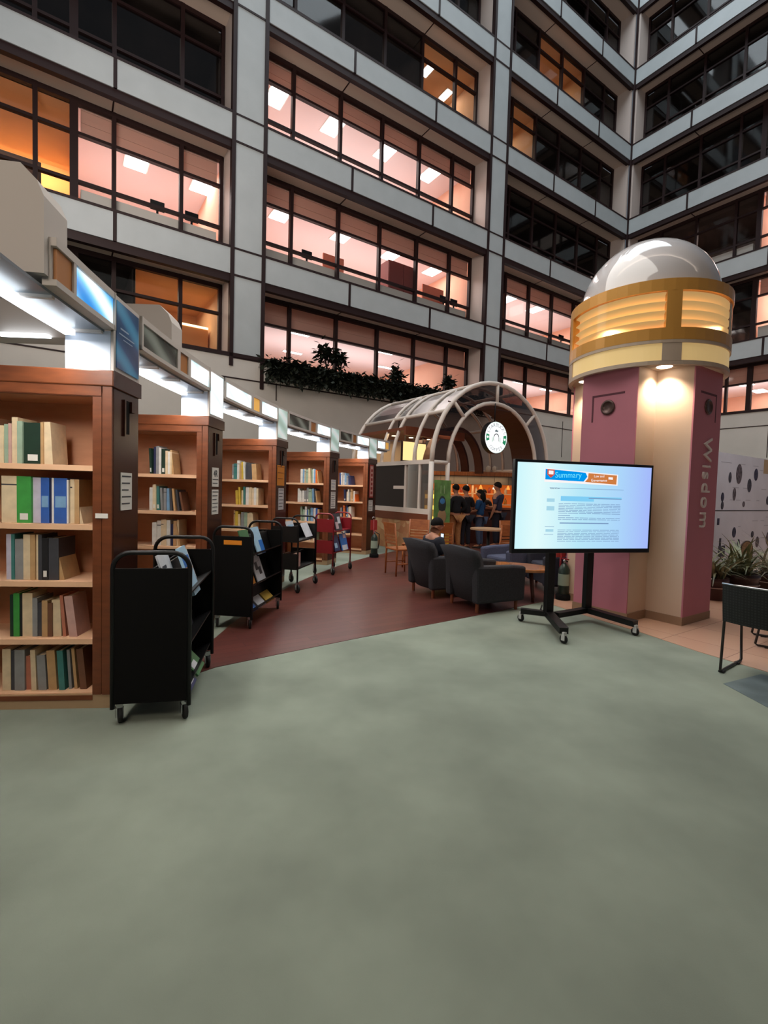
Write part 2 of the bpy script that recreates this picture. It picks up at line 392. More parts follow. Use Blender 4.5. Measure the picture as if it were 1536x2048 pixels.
def room(f, t0, t1, k, look, dep):
    z0, z1 = (5.3, 7.92) if k == 1 else (bk(k) + .4, bk(k + 1) - .2)
    y0, y1 = DEP + .12, dep
    t0 += .03; t1 -= .03
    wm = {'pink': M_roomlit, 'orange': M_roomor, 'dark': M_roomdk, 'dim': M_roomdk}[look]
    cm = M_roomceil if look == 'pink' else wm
    m = MB()
    m.quad((t0, y1, z0), (t1, y1, z0), (t1, y1, z1), (t0, y1, z1), 0)
    m.quad((t0, y0, z0), (t0, y1, z0), (t0, y1, z1), (t0, y0, z1), 0); m.quad((t1, y1, z0), (t1, y0, z0), (t1, y0, z1), (t1, y1, z1), 0)
    m.quad((t0, y0, z1), (t0, y1, z1), (t1, y1, z1), (t1, y0, z1), 1); m.quad((t0, y0, z0), (t1, y0, z0), (t1, y1, z0), (t0, y1, z0), 2)
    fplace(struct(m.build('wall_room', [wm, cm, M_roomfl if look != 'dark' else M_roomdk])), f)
    w_ = t1 - t0; c = (t0 + t1) / 2
    if look == 'pink':
        light('AREA', 'room_light', fw(f, c, (y0 + y1) / 2, z1 - .12), 15 * w_, (1, .95, .94), w_ * .8, 2.0, fw(f, c, (y0 + y1) / 2, z0)).rotation_euler[2] = FR[f]
        light('AREA', 'ceiling_fill', fw(f, c, (y0 + y1) / 2, z0 + .6), 16 * w_, (1, .93, .93), w_ * .8, 2.0, fw(f, c, (y0 + y1) / 2, z1)).rotation_euler[2] = FR[f]  # added fill standing in for bounce onto the ceiling
        n = max(1, int(w_ / 2.6))
        for i in range(n):
            light('POINT', 'wall_lamp', fw(f, t0 + w_ * (i + .5) / n, y1 - .45, z0 + .9), 22, (1, .58, .32), .15)
    elif look == 'orange':
        light('AREA', 'room_light', fw(f, c, (y0 + y1) / 2, z1 - .15), 13 * w_, (1, .80, .58), w_ * .7, 1.5, fw(f, c, (y0 + y1) / 2, z0)).rotation_euler[2] = FR[f]
    elif look == 'dark':
        light('AREA', 'room_light', fw(f, c, (y0 + y1) / 2, z1 - .15), 1.6 * w_, (1, .85, .75), w_ * .7, 1.5, fw(f, c, (y0 + y1) / 2, z0)).rotation_euler[2] = FR[f]  # weak added fill so unlit rooms are not black
    elif look == 'dim':
        light('AREA', 'room_light', fw(f, c, (y0 + y1) / 2, z1 - .15), 16 * w_, (1, .75, .66), w_ * .7, 1.5, fw(f, c, (y0 + y1) / 2, z0)).rotation_euler[2] = FR[f]
for r in ROOMS: room(*r)

for f, a, b in (('A', -25.6, -21.9), ('A', -20.5, -10.9), ('A', -9.6, -.3), ('B', 6.0, 10.0)) :
    fplace(struct(MB().box(a, b, DEP + .14, DEP + .5, bk(2) + BH, bk(2) + BH + .86).build('trim_parapet', M_white)), f)
fplace(struct(MB().box(.6, 5.6, DEP + .14, DEP + .5, bk(3) + BH, bk(3) + BH + .86).build('trim_parapet', M_white)), 'B')
M_blind = mat('window_header', (226, 190, 174), .85)
_nt = M_blind.node_tree; _tr = _nt.nodes.new('ShaderNodeBsdfTranslucent'); _mx = _nt.nodes.new('ShaderNodeMixShader'); _mx.inputs[0].default_value = .35
_tr.inputs['Color'].default_value = rgb(214, 176, 160)
_nt.links.new(_nt.nodes['Principled BSDF'].outputs[0], _mx.inputs[1]); _nt.links.new(_tr.outputs[0], _mx.inputs[2]); _nt.links.new(_mx.outputs[0], _nt.nodes['Material Output'].inputs[0])
for f, a, b, k in (('A', -25.6, -21.9, 2), ('A', -20.5, -10.9, 1), ('A', -20.5, -10.9, 2), ('A', -20.5, -10.9, 3), ('A', -9.6, -.3, 1), ('A', -9.6, -.3, 2), ('B', .4, 10.0, 1), ('B', 6.0, 10.0, 2), ('B', 6.0, 10.0, 3)):
    zt = zrange(k)[1]; m = MB()
    for q in range(5): m.box(a, b, DEP + .13 + .012 * (q % 2), DEP + .17, zt - .9 + .165 * q, zt - .9 + .165 * (q + 1))
    fplace(struct(m.build('trim_header', M_blind)), f)
# recessed panel lights in the lit rooms, each a thing of its own
def room_panel(f, t, off, z, wx, wy, label, group):
    o = fplace(thing('ceiling_light', label, 'ceiling light', group=group), f)
    o.location = fw(f, t, off, z)
    MB().box(-wx / 2 - .05, wx / 2 + .05, -wy / 2 - .05, wy / 2 + .05, .0, .05).build('light_frame', M_white, o)
    MB().box(-wx / 2, wx / 2, -wy / 2, wy / 2, -.02, .0).build('diffuser', M_panelight, o)
FL = {1: 'lowest', 2: 'second', 3: 'third', 4: 'fourth'}
BN = {0: 'bay behind bookcases', 1: 'middle bay', 2: 'inner corner bay', 3: 'bay behind the pillar'}
def panels(f, bi, k, lst, wx=.62, wy=1.15):
    for i, (t, off) in enumerate(lst):
        z = (7.9 if k == 1 else bk(k + 1) - .22)
        room_panel(f, t, off, z, wx, wy, 'ceiling light, %s from bookcase side, %s window storey, %s' % (ORD[i], FL[k], BN[bi]), 'ceiling lights behind the %s row of windows' % FL[k])
panels('A', 1, 2, [(-19.14, 2.43), (-16.53, 2.4), (-14.03, 2.45), (-11.6, 2.5)])
panels('A', 1, 3, [(-19.48, 2.27), (-17.12, 2.3), (-14.63, 2.25), (-12.2, 2.25)])
panels('A', 0, 2, [(-24.03, 2.43), (-22.0, 2.45)])
panels('A', 2, 2, [(-6.4, 2.6), (-4.09, 2.6)])
panels('A', 1, 1, [(-18.0, 3.0), (-17.8, 3.75), (-16.9, 6.5), (-13.85, 3.2), (-13.5, 3.7), (-12.3, 3.5), (-11.9, 5.9)], .9, .16)
panels('A', 2, 1, [(-4.6, 3.3), (-4.1, 3.65), (-1.4, 3.9), (-1.2, 3.4)], .9, .2)
panels('A', 1, 4, [(-12.8, 2.0), (-11.3, 2.5)], .3, .6)
panels('B', 3, 1, [(3.98, 7.9), (4.1, 5.3), (4.4, 3.9), (6.2, 4.0)], .6, 1.0)
panels('B', 3, 2, [(7.2, 2.4)])
# tall storage box and desk screens behind the second row of windows
def facade_thing(name, label, cat, f, t, off, z, group=None):
    o = thing(name, label, cat, fw(f, t, off, z), FR[f], group); return o
M_brn = mat('cabinet_brown', (122, 52, 44), .6)
o = facade_thing('storage_cabinet', 'reddish brown storage cabinet behind a second-storey window of the middle bay', 'cabinet', 'A', -14.2, 1.7, bk(2) + .4)
MB().box(-.75, .75, -.3, .3, 0, 2.5).build('carcass', M_brn, o); MB().box(-.73, -.01, -.33, -.3, .05, 2.45).build('door', M_brn, o); MB().box(.01, .73, -.33, -.3, .05, 2.45).build('door', M_brn, o)
for i, (t, k, n_) in enumerate([(-12.0, 2, 'middle bay'), (-11.4, 2, 'middle bay'), (-22.6, 2, 'bay behind the bookcases'), (-23.6, 2, 'bay behind the bookcases'), (-3.6, 2, 'inner corner bay'), (-18.6, 2, 'middle bay')]):
    o = facade_thing('desk_monitor', 'small dark desk monitor on second-storey sill, %s, %s of its row' % (n_, ORD[i]), 'monitor', 'A', t, 1.35, bk(2) + BH + .88, 'desk monitors on the window sills')
    MB().box(-.2, .2, -.02, .02, .2, .48).build('screen', M_blackm, o); MB().box(-.03, .03, -.02, .02, 0, .22).box(-.1, .1, -.06, .06, 0, .015).build('stand', M_blackm, o)
for i, (t, wd, h, lab) in enumerate([(-17.3, .45, 2.05, 'pinkish office partition behind a second-storey window, nearer the bookcases'), (-12.3, .6, 2.15, 'pinkish office partition behind a second-storey window, near the far column')]):
    o = facade_thing('office_partition', lab, 'partition', 'A', t, 1.75, bk(2) + .41, 'office partitions behind the windows')
    MB().box(-wd, wd, -.03, .03, .1, h).build('panel', mat('partition_pink', (206, 120, 96), .8), o); MB().box(-wd - .02, wd + .02, -.04, .04, 0, .1).build('base', M_brn, o)
# wall cabinet with a glowing strip in the orange room behind the bookcases
o = facade_thing('wall_shelf', 'long shelf with a glowing light strip in the orange room above the bookcases', 'shelf', 'A', -22.35, 2.4, 5.9)
MB().box(-.6, .55, 0, .35, .0, .98).build('carcass', mat('honey_wood', (206, 140, 84), .6), o); MB().box(-.6, .55, -.02, .02, .98, 1.05).build('light_strip', emat('strip_warm', (255, 214, 150), 5), o)
o = facade_thing('picture_frame', 'dark framed picture lit by a warm glow in the upper orange room', 'picture', 'A', -27.1, 3.2, 10.35)
MB().box(-.55, .55, 0, .05, 0, .75).build('frame', M_frame, o); MB().box(-.48, .48, -.01, 0, .07, .68).build('canvas', mat('canvas_dark', (60, 34, 24), .8), o)
light('AREA', 'picture_lamp', fw('A', -26.9, 3.9, 11.5), 45, (1, .6, .25), 2.6, .3, fw('A', -26.9, 4.45, 10.9))

# planter: concrete lip, hanging greenery, small shrubs
fplace(struct(MB().box(-20.64, -10.81, -.25, .9, 4.86, 5.35).build('trim_planter', M_plain)), 'A')
def leafset(mb, c, n, spread, size, droop=.0, mi=0):
    for _ in range(n):
        p = Vector(c) + Vector((random.gauss(0, spread[0]), random.gauss(0, spread[1]), random.gauss(0, spread[2])))
        a = random.uniform(0, 2 * PI); el = random.uniform(-.7, .9) - droop; s_ = size * random.uniform(.6, 1.3)
        d = Vector((math.cos(a) * math.cos(el), math.sin(a) * math.cos(el), math.sin(el))); sd = d.cross(Vector((random.uniform(-.3, .3), random.uniform(-.3, .3), 1))).normalized() * s_ * .28
        mb.add([p, p + d * s_ * .5 + sd, p + d * s_, p + d * s_ * .5 - sd], [(0, 1, 2, 3)], mi)
iv = MB()
for i in range(260):
    t = -20.6 + 9.75 * i / 259
    leafset(iv, (t, -.2, 5.38 + .05 * math.sin(i * .9)), 30, (.1, .16, .09), .2, .3)
    leafset(iv, (t, -.31, 5.08 + random.uniform(-.06, .12)), 14, (.08, .04, .1), .2, .8)
fplace(tag(iv.build('hanging_ivy', M_ivy), 'dark green trailing plants overhanging the first-floor planter edge', 'plants', kind='stuff'), 'A')
for i, (t, h, sc, lab) in enumerate([(-18.45, .75, 1.0, 'tallest bushy shrub in the planter, left of a close pair'), (-17.95, .7, .8, 'slim shrub in the planter, beside the tallest one'), (-15.4, .5, .9, 'low spreading shrub half-way along the planter'), (-12.75, .6, .8, 'small tree-like shrub near the far end of the planter')]):
    o = facade_thing('planter_shrub', lab, 'shrub', 'A', t, -.05, 5.3, 'shrubs standing in the planter')
    m = MB(); m.tube([(0, 0, 0), (.05, 0, h * .5), (-.03, .02, h)], .03, 6); m.tube([(.03, 0, h * .4), (.2, .05, h * .95)], .02, 6); m.build('stem', M_frame, o)
    m = MB(); leafset(m, (-.05, 0, h + .1), 170, (.13 * sc, .13 * sc, .15 * sc), .24, .2); leafset(m, (.2, .05, h), 60, (.09, .09, .1), .2, .2); m.build('foliage', M_ivy, o)

# unseen overhang and wall behind the camera, added to darken the near floor
struct(MB().box(-16, 16, -9, 6.0, 9.4, 9.8).build('ceiling', M_plain))
struct(MB().box(-16, 16, -9.2, -9, 0, 28).build('wall_front', M_plain))

# ------------------------------------------------------------------ bookcases
CASE_Y = [3.03, 4.86, 6.97, 9.05, 10.68]
CASE_TH = [th_of_y(y) for y in CASE_Y]
CNAME = ['nearest bookcase', 'second bookcase', 'third bookcase', 'fourth bookcase', 'farthest bookcase']
SH_Z = [1.555, 1.18, .815, .445, .095]; SH_N = ['top', 'second', 'third', 'fourth', 'bottom']
CW, CD, CH = 1.12, .395, 2.15
WOOD_N = {'top': 1}
def sheet(name, parent, x, y, z, wy, hz, lines=6, bg=None, ink=None, label=None, big=None):
    """paper notice on an end panel: faces local +x"""
    m = MB(); m.box(x, x + .004, y, y + wy, z, z + hz, 0)
    zz = z + hz - .02
    if big: zz -= .1
    k = 0
    while zz > z + .02 and k < lines:
        m.box(x + .004, x + .0055, y + .015, y + wy - .015 - .02 * (k % 3), zz - .008, zz, 1); zz -= (hz - (.1 if big else 0)) / (lines + .5); k += 1
    o = m.build(name, [bg or M_paper, ink or M_ink], parent)
    if label: o['label'] = label
    if big:
        text('lettering', big, .1, ink or M_ink, o, Matrix(((0, 0, 1, x + .0055), (1, 0, 0, y + wy / 2), (0, 1, 0, z + hz - .065), (0, 0, 0, 1))), .001)
    return o
def bookcase(i):
    th = CASE_TH[i]; base = pol(th, RR)
    what = ['with a pale paper list on its dark end panel', 'with a big-lettered notice above a small list', 'with an orange card above a grey list', 'with a blue-lettered notice and a list', 'with a red-framed vertical sign on its end panel'][i]
    o = thing('bookcase', 'cherry wood %s, %s' % (CNAME[i], what), 'bookcase', base, -th, 'bookcases of the curved row')
    m = MB(); m.box(-.03, 0, .0, CD, .09, CH - .1, 0); m.build('end_panel', M_woodend, o)['label'] = 'dark glossy end panel'
    m = MB(); m.box(-CW, -CW + .03, 0, CD, .09, CH - .1); m.build('side_panel', M_wood, o)
    m = MB(); m.box(-CW, -.03, CD - .02, CD, .09, CH - .1, 0); m.build('back_panel', M_woodin, o)
    m = MB()
    m.box(-.055, .0, -.012, .02, .09, CH - .1); m.box(-.115, -.062, -.008, .02, .09, CH - .14); m.box(-.0625, -.0545, -.003, .02, .09, CH - .14)
    m.box(-CW, -.0625, -.012, .02, CH - .16, CH - .1); m.box(-CW, -.0625, -.008, .02, 1.99, CH - .165)
    m.box(-CW, -CW + .06, -.01, .02, .09, CH - .14); m.box(-CW + .06, -.115, -.008, .02, .055, .085)
    m.build('face_frame', M_wood, o)
    m = MB(); m.box(-CW + .03, -.105, .02, CD - .02, 1.99, 2.01); m.box(-.115, -.105, .02, CD - .02, .09, 1.99); m.build('inner_lining', M_woodin, o)
    m = MB(); m.box(-CW - .01, .014, -.02, CD + .012, CH - .1, CH); m.build('cornice', [M_wood], o, .008)
    m = MB(); m.box(.0141, .016, -.02, CD + .012, CH - .1, CH); m.build('cornice_end', M_woodend, o)
    m = MB(); m.box(-CW, -.002, -.004, CD, 0, .09); m.build('plinth', M_plinth, o)
    for z in SH_Z:
        m = MB(); m.box(-CW + .03, -.107, .012, CD - .02, z - .034, z); m.build('shelf', M_shelf, o)
    m = MB(); m.box(.0, .004, .16, .24, 1.78, 2.0, 1); m.box(.0, .012, .15, .17, 1.76, 2.0, 0); m.box(.0, .02, .24, .3, 1.93, 2.0, 0); m.build('slot', [M_woodend, M_blackm], o)
    if i == 0:
        sheet('paper_list', o, .001, .11, 1.27, .17, .25, 5)
        m = MB(); m.box(-.095, -.02, -.016, -.012, 1.225, 1.255); m.build('shelf_tag', M_paper, o)
    if i == 1: sheet('notice', o, .001, .1, 1.44, .18, .2, 2, big='4R'); sheet('paper_list', o, .001, .1, 1.15, .18, .26, 6)
    if i == 2: sheet('card', o, .001, .03, 1.48, .27, .3, 3, mat('orange_card', (206, 128, 40), .6), mat('card_ink', (150, 84, 30), .7)); sheet('paper_list', o, .001, .09, 1.12, .2, .32, 6, mat('grey_paper', (196, 190, 190), .8))
    if i == 3: sheet('notice', o, .001, .08, 1.43, .2, .2, 3, ink=mat('ink_blue', (44, 84, 150), .7)); sheet('paper_list', o, .001, .08, 1.08, .2, .32, 7)
    if i == 4:
        m = MB(); m.box(.001, .01, .07, .25, 1.28, 2.02, 1); m.box(.01, .013, .09, .23, 1.31, 1.99, 0)
        for q in range(6): m.box(.013, .015, .12, .2, 1.36 + q * .1, 1.42 + q * .1, 1)
        m.build('vertical_sign', [mat('sign_pink', (206, 160, 150), .6), mat('sign_red', (146, 40, 34), .6)], o)
        sheet('paper_list', o, .001, .06, .98, .19, .24, 6)
    return o, base, -th
def local_to_world(base, rz, x, y, z):
    c, s = math.cos(rz), math.sin(rz); return Vector((base.x + c * x - s * y, base.y + s * x + c * y, z))

PAGES = mat('book_pages', (222, 208, 184), .8)
BK = {'cream': (222, 200, 164), 'white': (224, 220, 214), 'tan': (190, 152, 106), 'brown': (112, 74, 52), 'dark green': (20, 48, 34), 'green': (62, 150, 66), 'pale green': (150, 172, 150), 'blue': (48, 92, 170), 'navy': (36, 42, 78),
      'light blue': (120, 160, 196), 'black': (26, 25, 28), 'dark grey': (62, 62, 68), 'grey': (140, 140, 140), 'teal': (62, 122, 118), 'salmon': (186, 116, 92), 'pink': (200, 160, 150), 'red': (160, 44, 40), 'orange': (220, 110, 44), 'yellow': (210, 176, 66), 'lilac': (196, 190, 206)}
def bmat(c): return mat('cover_' + c.replace(' ', '_'), BK[c], .55, noise=.05, nscale=14)
def book(base, rz, x, y, z, wd, dp, ht, colr, lean, label, group, tag_=None, face=0.0, name='book'):
    """upright book, spine towards local -y, right lower edge at x; lean = tilt to the right (radians)"""
    p = local_to_world(base, rz, x, y, z)
    m = MB(); t = min(.004, wd * .15)
    m.box(-wd, -wd + t, 0, dp, 0, ht, 0); m.box(-t, 0, 0, dp, 0, ht, 0); m.box(-wd + t, -t, 0, t, 0, ht, 0)
    m.box(-wd + t, -t, t, dp - .005, .004, ht - .004, 1)
    if tag_ == 'band': m.box(-wd - .0006, .0006, -.0006, .01, ht * .8, ht * .83, 2)
    if tag_ == 'cloud': m.box(-wd * .9, -wd * .1, -.0008, .0, ht * .35, ht * .6, 3)
    o = m.build(name, [bmat(colr), PAGES, M_ink, bmat('light blue')])
    o.matrix_world = Matrix.Translation(p) @ Matrix.Rotation(rz + face, 4, 'Z') @ Matrix.Rotation(-lean, 4, 'Y')
    tag(o, label, 'book', group)
    if tag_ == 'label':
        q = MB().box(-wd * .78, -wd * .22, -.0012, 0, .02, .06).build('spine_label', M_paper, o)
    return o
CASES = []
for i in range(5): CASES.append(bookcase(i))
def shelf_books(ci, si, lst, x0):
    """lst from the aisle end outwards: (width, height, colour, lean, extra)"""
    o, base, rz = CASES[ci]; x = -x0
    for n, e in enumerate(lst):
        wd, ht, c, ln = e[:4]; ex = e[4] if len(e) > 4 else None
        if ln: x -= ht * math.sin(abs(ln)) * .92
        lab = '%s book, %s from the aisle end on the %s shelf of the %s' % (c, ORD[n] if n < 14 else 'last', SH_N[si], CNAME[ci])
        xx = x + (ht * math.sin(abs(ln)) * .0)
        book(base, rz, xx, .055 + random.uniform(0, .02), SH_Z[si] + .001, wd, random.uniform(.16, .2), ht, c, ln, lab, 'books on the %s shelf of the %s' % (SH_N[si], CNAME[ci]), ex)
        x -= wd / max(.8, math.cos(ln)) + .0015
# the nearest case, book by book
shelf_books(0, 0, [(.05, .27, 'cream', .06), (.016, .265, 'tan', 0), (.105, .26, 'dark green', 0, 'label'), (.03, .265, 'pale green', 0), (.035, .29, 'cream', 0), (.018, .25, 'pink', 0), (.022, .245, 'pale green', 0), (.03, .235, 'cream', 0), (.03, .28, 'brown', 0)], .375)
shelf_books(0, 1, [(.02, .29, 'cream', .2), (.028, .285, 'tan', 0), (.03, .285, 'cream', 0, 'band'), (.01, .28, 'white', 0), (.08, .29, 'blue', 0, 'cloud'), (.014, .29, 'white', 0), (.01, .285, 'navy', 0), (.05, .29, 'blue', 0, 'cloud'), (.05, .29, 'lilac', 0), (.085, .295, 'green', 0, 'label'), (.09, .295, 'cream', 0, 'band')], .155)
shelf_books(0, 2, [(.03, .25, 'tan', .22), (.06, .27, 'dark grey', 0), (.036, .27, 'black', 0, 'label'), (.022, .29, 'dark grey', 0), (.016, .29, 'cream', 0), (.03, .29, 'tan', 0), (.04, .29, 'cream', 0), (.05, .26, 'grey', 0), (.02, .29, 'teal', 0), (.03, .29, 'lilac', 0)], .27)
shelf_books(0, 3, [(.05, .27, 'pink', .12), (.02, .27, 'salmon', .08), (.05, .24, 'cream', .04), (.026, .22, 'brown', 0), (.034, .235, 'tan', 0), (.028, .22, 'dark grey', 0), (.03, .25, 'grey', 0), (.06, .28, 'cream', 0), (.014, .27, 'black', 0), (.036, .28, 'green', 0), (.02, .27, 'dark green', 0)], .21)
shelf_books(0, 4, [(.04, .27, 'brown', .1), (.018, .27, 'tan', .08), (.018, .26, 'grey', .06), (.036, .26, 'teal', .06), (.05, .26, 'tan', .06), (.05, .23, 'grey', .05), (.03, .265, 'cream', .03), (.035, .22, 'salmon', .02), (.06, .265, 'grey', 0), (.024, .26, 'dark grey', 0), (.05, .27, 'cream', 0)], .16)
PALS = [['white', 'cream', 'grey', 'dark green', 'teal', 'cream', 'navy', 'tan'], ['grey', 'yellow', 'white', 'cream', 'teal', 'white', 'dark grey', 'tan'], ['white', 'cream', 'light blue', 'pale green', 'blue', 'white', 'grey', 'tan'], ['navy', 'white', 'blue', 'tan', 'orange', 'light blue', 'cream', 'grey']]
def rnd_row(ci, si, n, x0, first=None, maxx=.8, hmax=.3):
    rn = random.Random(ci * 31 + si * 7); pal = PALS[ci - 1]; L = []; tot = x0
    for q in range(n):
        wd = rn.uniform(.02, .048)
        if tot + wd > maxx: break
        ln = rn.choice([0, 0, 0, .05]) if q else rn.choice([.0, .12, .18])
        if ln: tot += .04
        L.append((wd, rn.uniform(.21, hmax - .01), rn.choice(pal), ln, rn.choice([None, 'label', None, 'band']))); tot += wd
    if first: L[:len(first)] = first
    shelf_books(ci, si, L, x0)
rnd_row(1, 0, 9, .36, [(.02, .25, 'tan', .1), (.018, .23, 'cream', 0), (.02, .23, 'white', 0), (.025, .24, 'cream', 0), (.04, .26, 'dark green', 0, 'label'), (.02, .27, 'white', 0)])
rnd_row(1, 1, 10, .24, [(.02, .2, 'brown', .18), (.02, .22, 'dark grey', .12), (.02, .23, 'tan', .1), (.022, .23, 'dark grey', .06), (.03, .23, 'light blue', .03)])
rnd_row(1, 2, 9, .26, [(.02, .24, 'tan', .2), (.024, .27, 'cream', 0), (.03, .26, 'tan', 0)])
rnd_row(1, 3, 7, .3)
rnd_row(2, 0, 8, .32, [(.07, .24, 'tan', .06), (.1, .25, 'dark grey', 0), (.02, .26, 'white', .04), (.024, .26, 'yellow', .03)])
rnd_row(2, 1, 9, .3, [(.03, .25, 'cream', 0), (.04, .26, 'white', 0), (.035, .25, 'cream', 0), (.04, .26, 'cream', 0), (.05, .26, 'white', 0), (.03, .27, 'teal', .03)])
rnd_row(2, 2, 8, .36, [(.03, .24, 'cream', .05), (.04, .25, 'cream', 0), (.03, .24, 'cream', 0), (.05, .25, 'pale green', 0)])
rnd_row(2, 3, 6, .3)
rnd_row(3, 0, 11, .24, [(.02, .24, 'tan', .1), (.03, .26, 'orange', .04), (.035, .27, 'light blue', 0), (.02, .27, 'white', 0), (.03, .26, 'pale green', 0)])
rnd_row(3, 1, 11, .24, [(.02, .23, 'tan', .14), (.03, .26, 'dark grey', .06), (.03, .27, 'light blue', .04), (.03, .26, 'pale green', .05)])
rnd_row(3, 2, 10, .22, [(.04, .24, 'tan', .02), (.04, .26, 'blue', 0), (.03, .26, 'white', 0), (.02, .25, 'pink', 0), (.06, .26, 'light blue', 0)])
rnd_row(3, 3, 6, .3)
rnd_row(4, 0, 10, .42, None, .86); rnd_row(4, 1, 8, .3, None, .86); rnd_row(4, 2, 8, .44, [(.03, .24, 'white', .03), (.02, .25, 'white', 0), (.024, .24, 'cream', 0)], .86); rnd_row(4, 3, 5, .5, None, .84)

# ------------------------------------------------------------------ lit canopy over the bookcases
def arcbox(mb, t0, t1, r0, r1, z0, z1, mi=0, n=None):
    n = n or max(1, int(abs(t1 - t0) / .02))
    for k in range(n):
        a, b = t0 + (t1 - t0) * k / n, t0 + (t1 - t0) * (k + 1) / n
        p = [pol(a, r0), pol(b, r0), pol(b, r1), pol(a, r1)]
        vs = [(q.x, q.y, z0) for q in p] + [(q.x, q.y, z1) for q in p]
        fs = [(0, 1, 2, 3), (7, 6, 5, 4), (0, 4, 5, 1), (2, 6, 7, 3)]
        if k == 0: fs.append((0, 3, 7, 4))
        if k == n - 1: fs.append((1, 5, 6, 2))
        mb.add(vs, fs, mi)
def sign_grad(name, c0, c1, c2, es, axis=2, lo=2.4, hi=2.6):
    m = bpy.data.materials.new(name); m.use_nodes = True; nt = m.node_tree; b = nt.nodes['Principled BSDF']
    tc = nt.nodes.new('ShaderNodeTexCoord'); mp = nt.nodes.new('ShaderNodeMapping'); wv = nt.nodes.new('ShaderNodeTexWave'); r = nt.nodes.new('ShaderNodeValToRGB')
    mp.inputs['Scale'].default_value = (1.2, 1.2, 2.6); wv.bands_direction = 'DIAGONAL'; wv.inputs['Scale'].default_value = .8; wv.inputs['Distortion'].default_value = 1.5
    r.color_ramp.elements[0].color = rgb(*c0); r.color_ramp.elements[1].color = rgb(*c2)
    e = r.color_ramp.elements.new(.5); e.color = rgb(*c1)
    nt.links.new(tc.outputs['Object'], mp.inputs[0]); nt.links.new(mp.outputs[0], wv.inputs[0]); nt.links.new(wv.outputs['Fac'], r.inputs[0])
    nt.links.new(r.outputs[0], b.inputs['Base Color']); nt.links.new(r.outputs[0], b.inputs['Emission Color'])
    b.inputs['Emission Strength'].default_value = es; b.inputs['Roughness'].default_value = .15
    return m
S_blue = sign_grad('sign_blue', (30, 130, 210), (120, 200, 245), (245, 252, 255), .9)
S_dblue = sign_grad('sign_deep_blue', (52, 78, 112), (60, 92, 130), (84, 150, 190), .12)
S_white = sign_grad('sign_white', (190, 225, 235), (235, 250, 255), (255, 255, 255), 1.3)
S_dark = sign_grad('sign_dim', (64, 66, 62), (92, 98, 92), (150, 160, 152), .02)
S_or = mat('sign_orange', (176, 116, 62), .4)
S_orl = mat('sign_orange_lit', (226, 178, 96), .4, emit=(230, 170, 80), es=.5)
S_mint = sign_grad('sign_mint', (176, 204, 194), (200, 226, 220), (235, 250, 250), .35)
M_canopy = mat('canopy_grey', (196, 189, 184), .6)
M_trough = mat('trough_reflector', (120, 130, 140), .3)
M_acryl = mat('acrylic_block', (196, 208, 226), .35, emit=(225, 235, 250), es=.05)  # weak emission added to a block that the canopy tubes light
ends = [th_of_y(2.37)] + CASE_TH + [th_of_y(11.55)]
PW = CD / RR
BAYN = ['nearest bay, with a glowing blue sign', 'second bay, with a dim grey sign', 'third bay, with two glowing white signs', 'fourth bay, with a dull sign first', 'fifth bay, before the farthest bookcase', 'short end bay past the farthest bookcase']
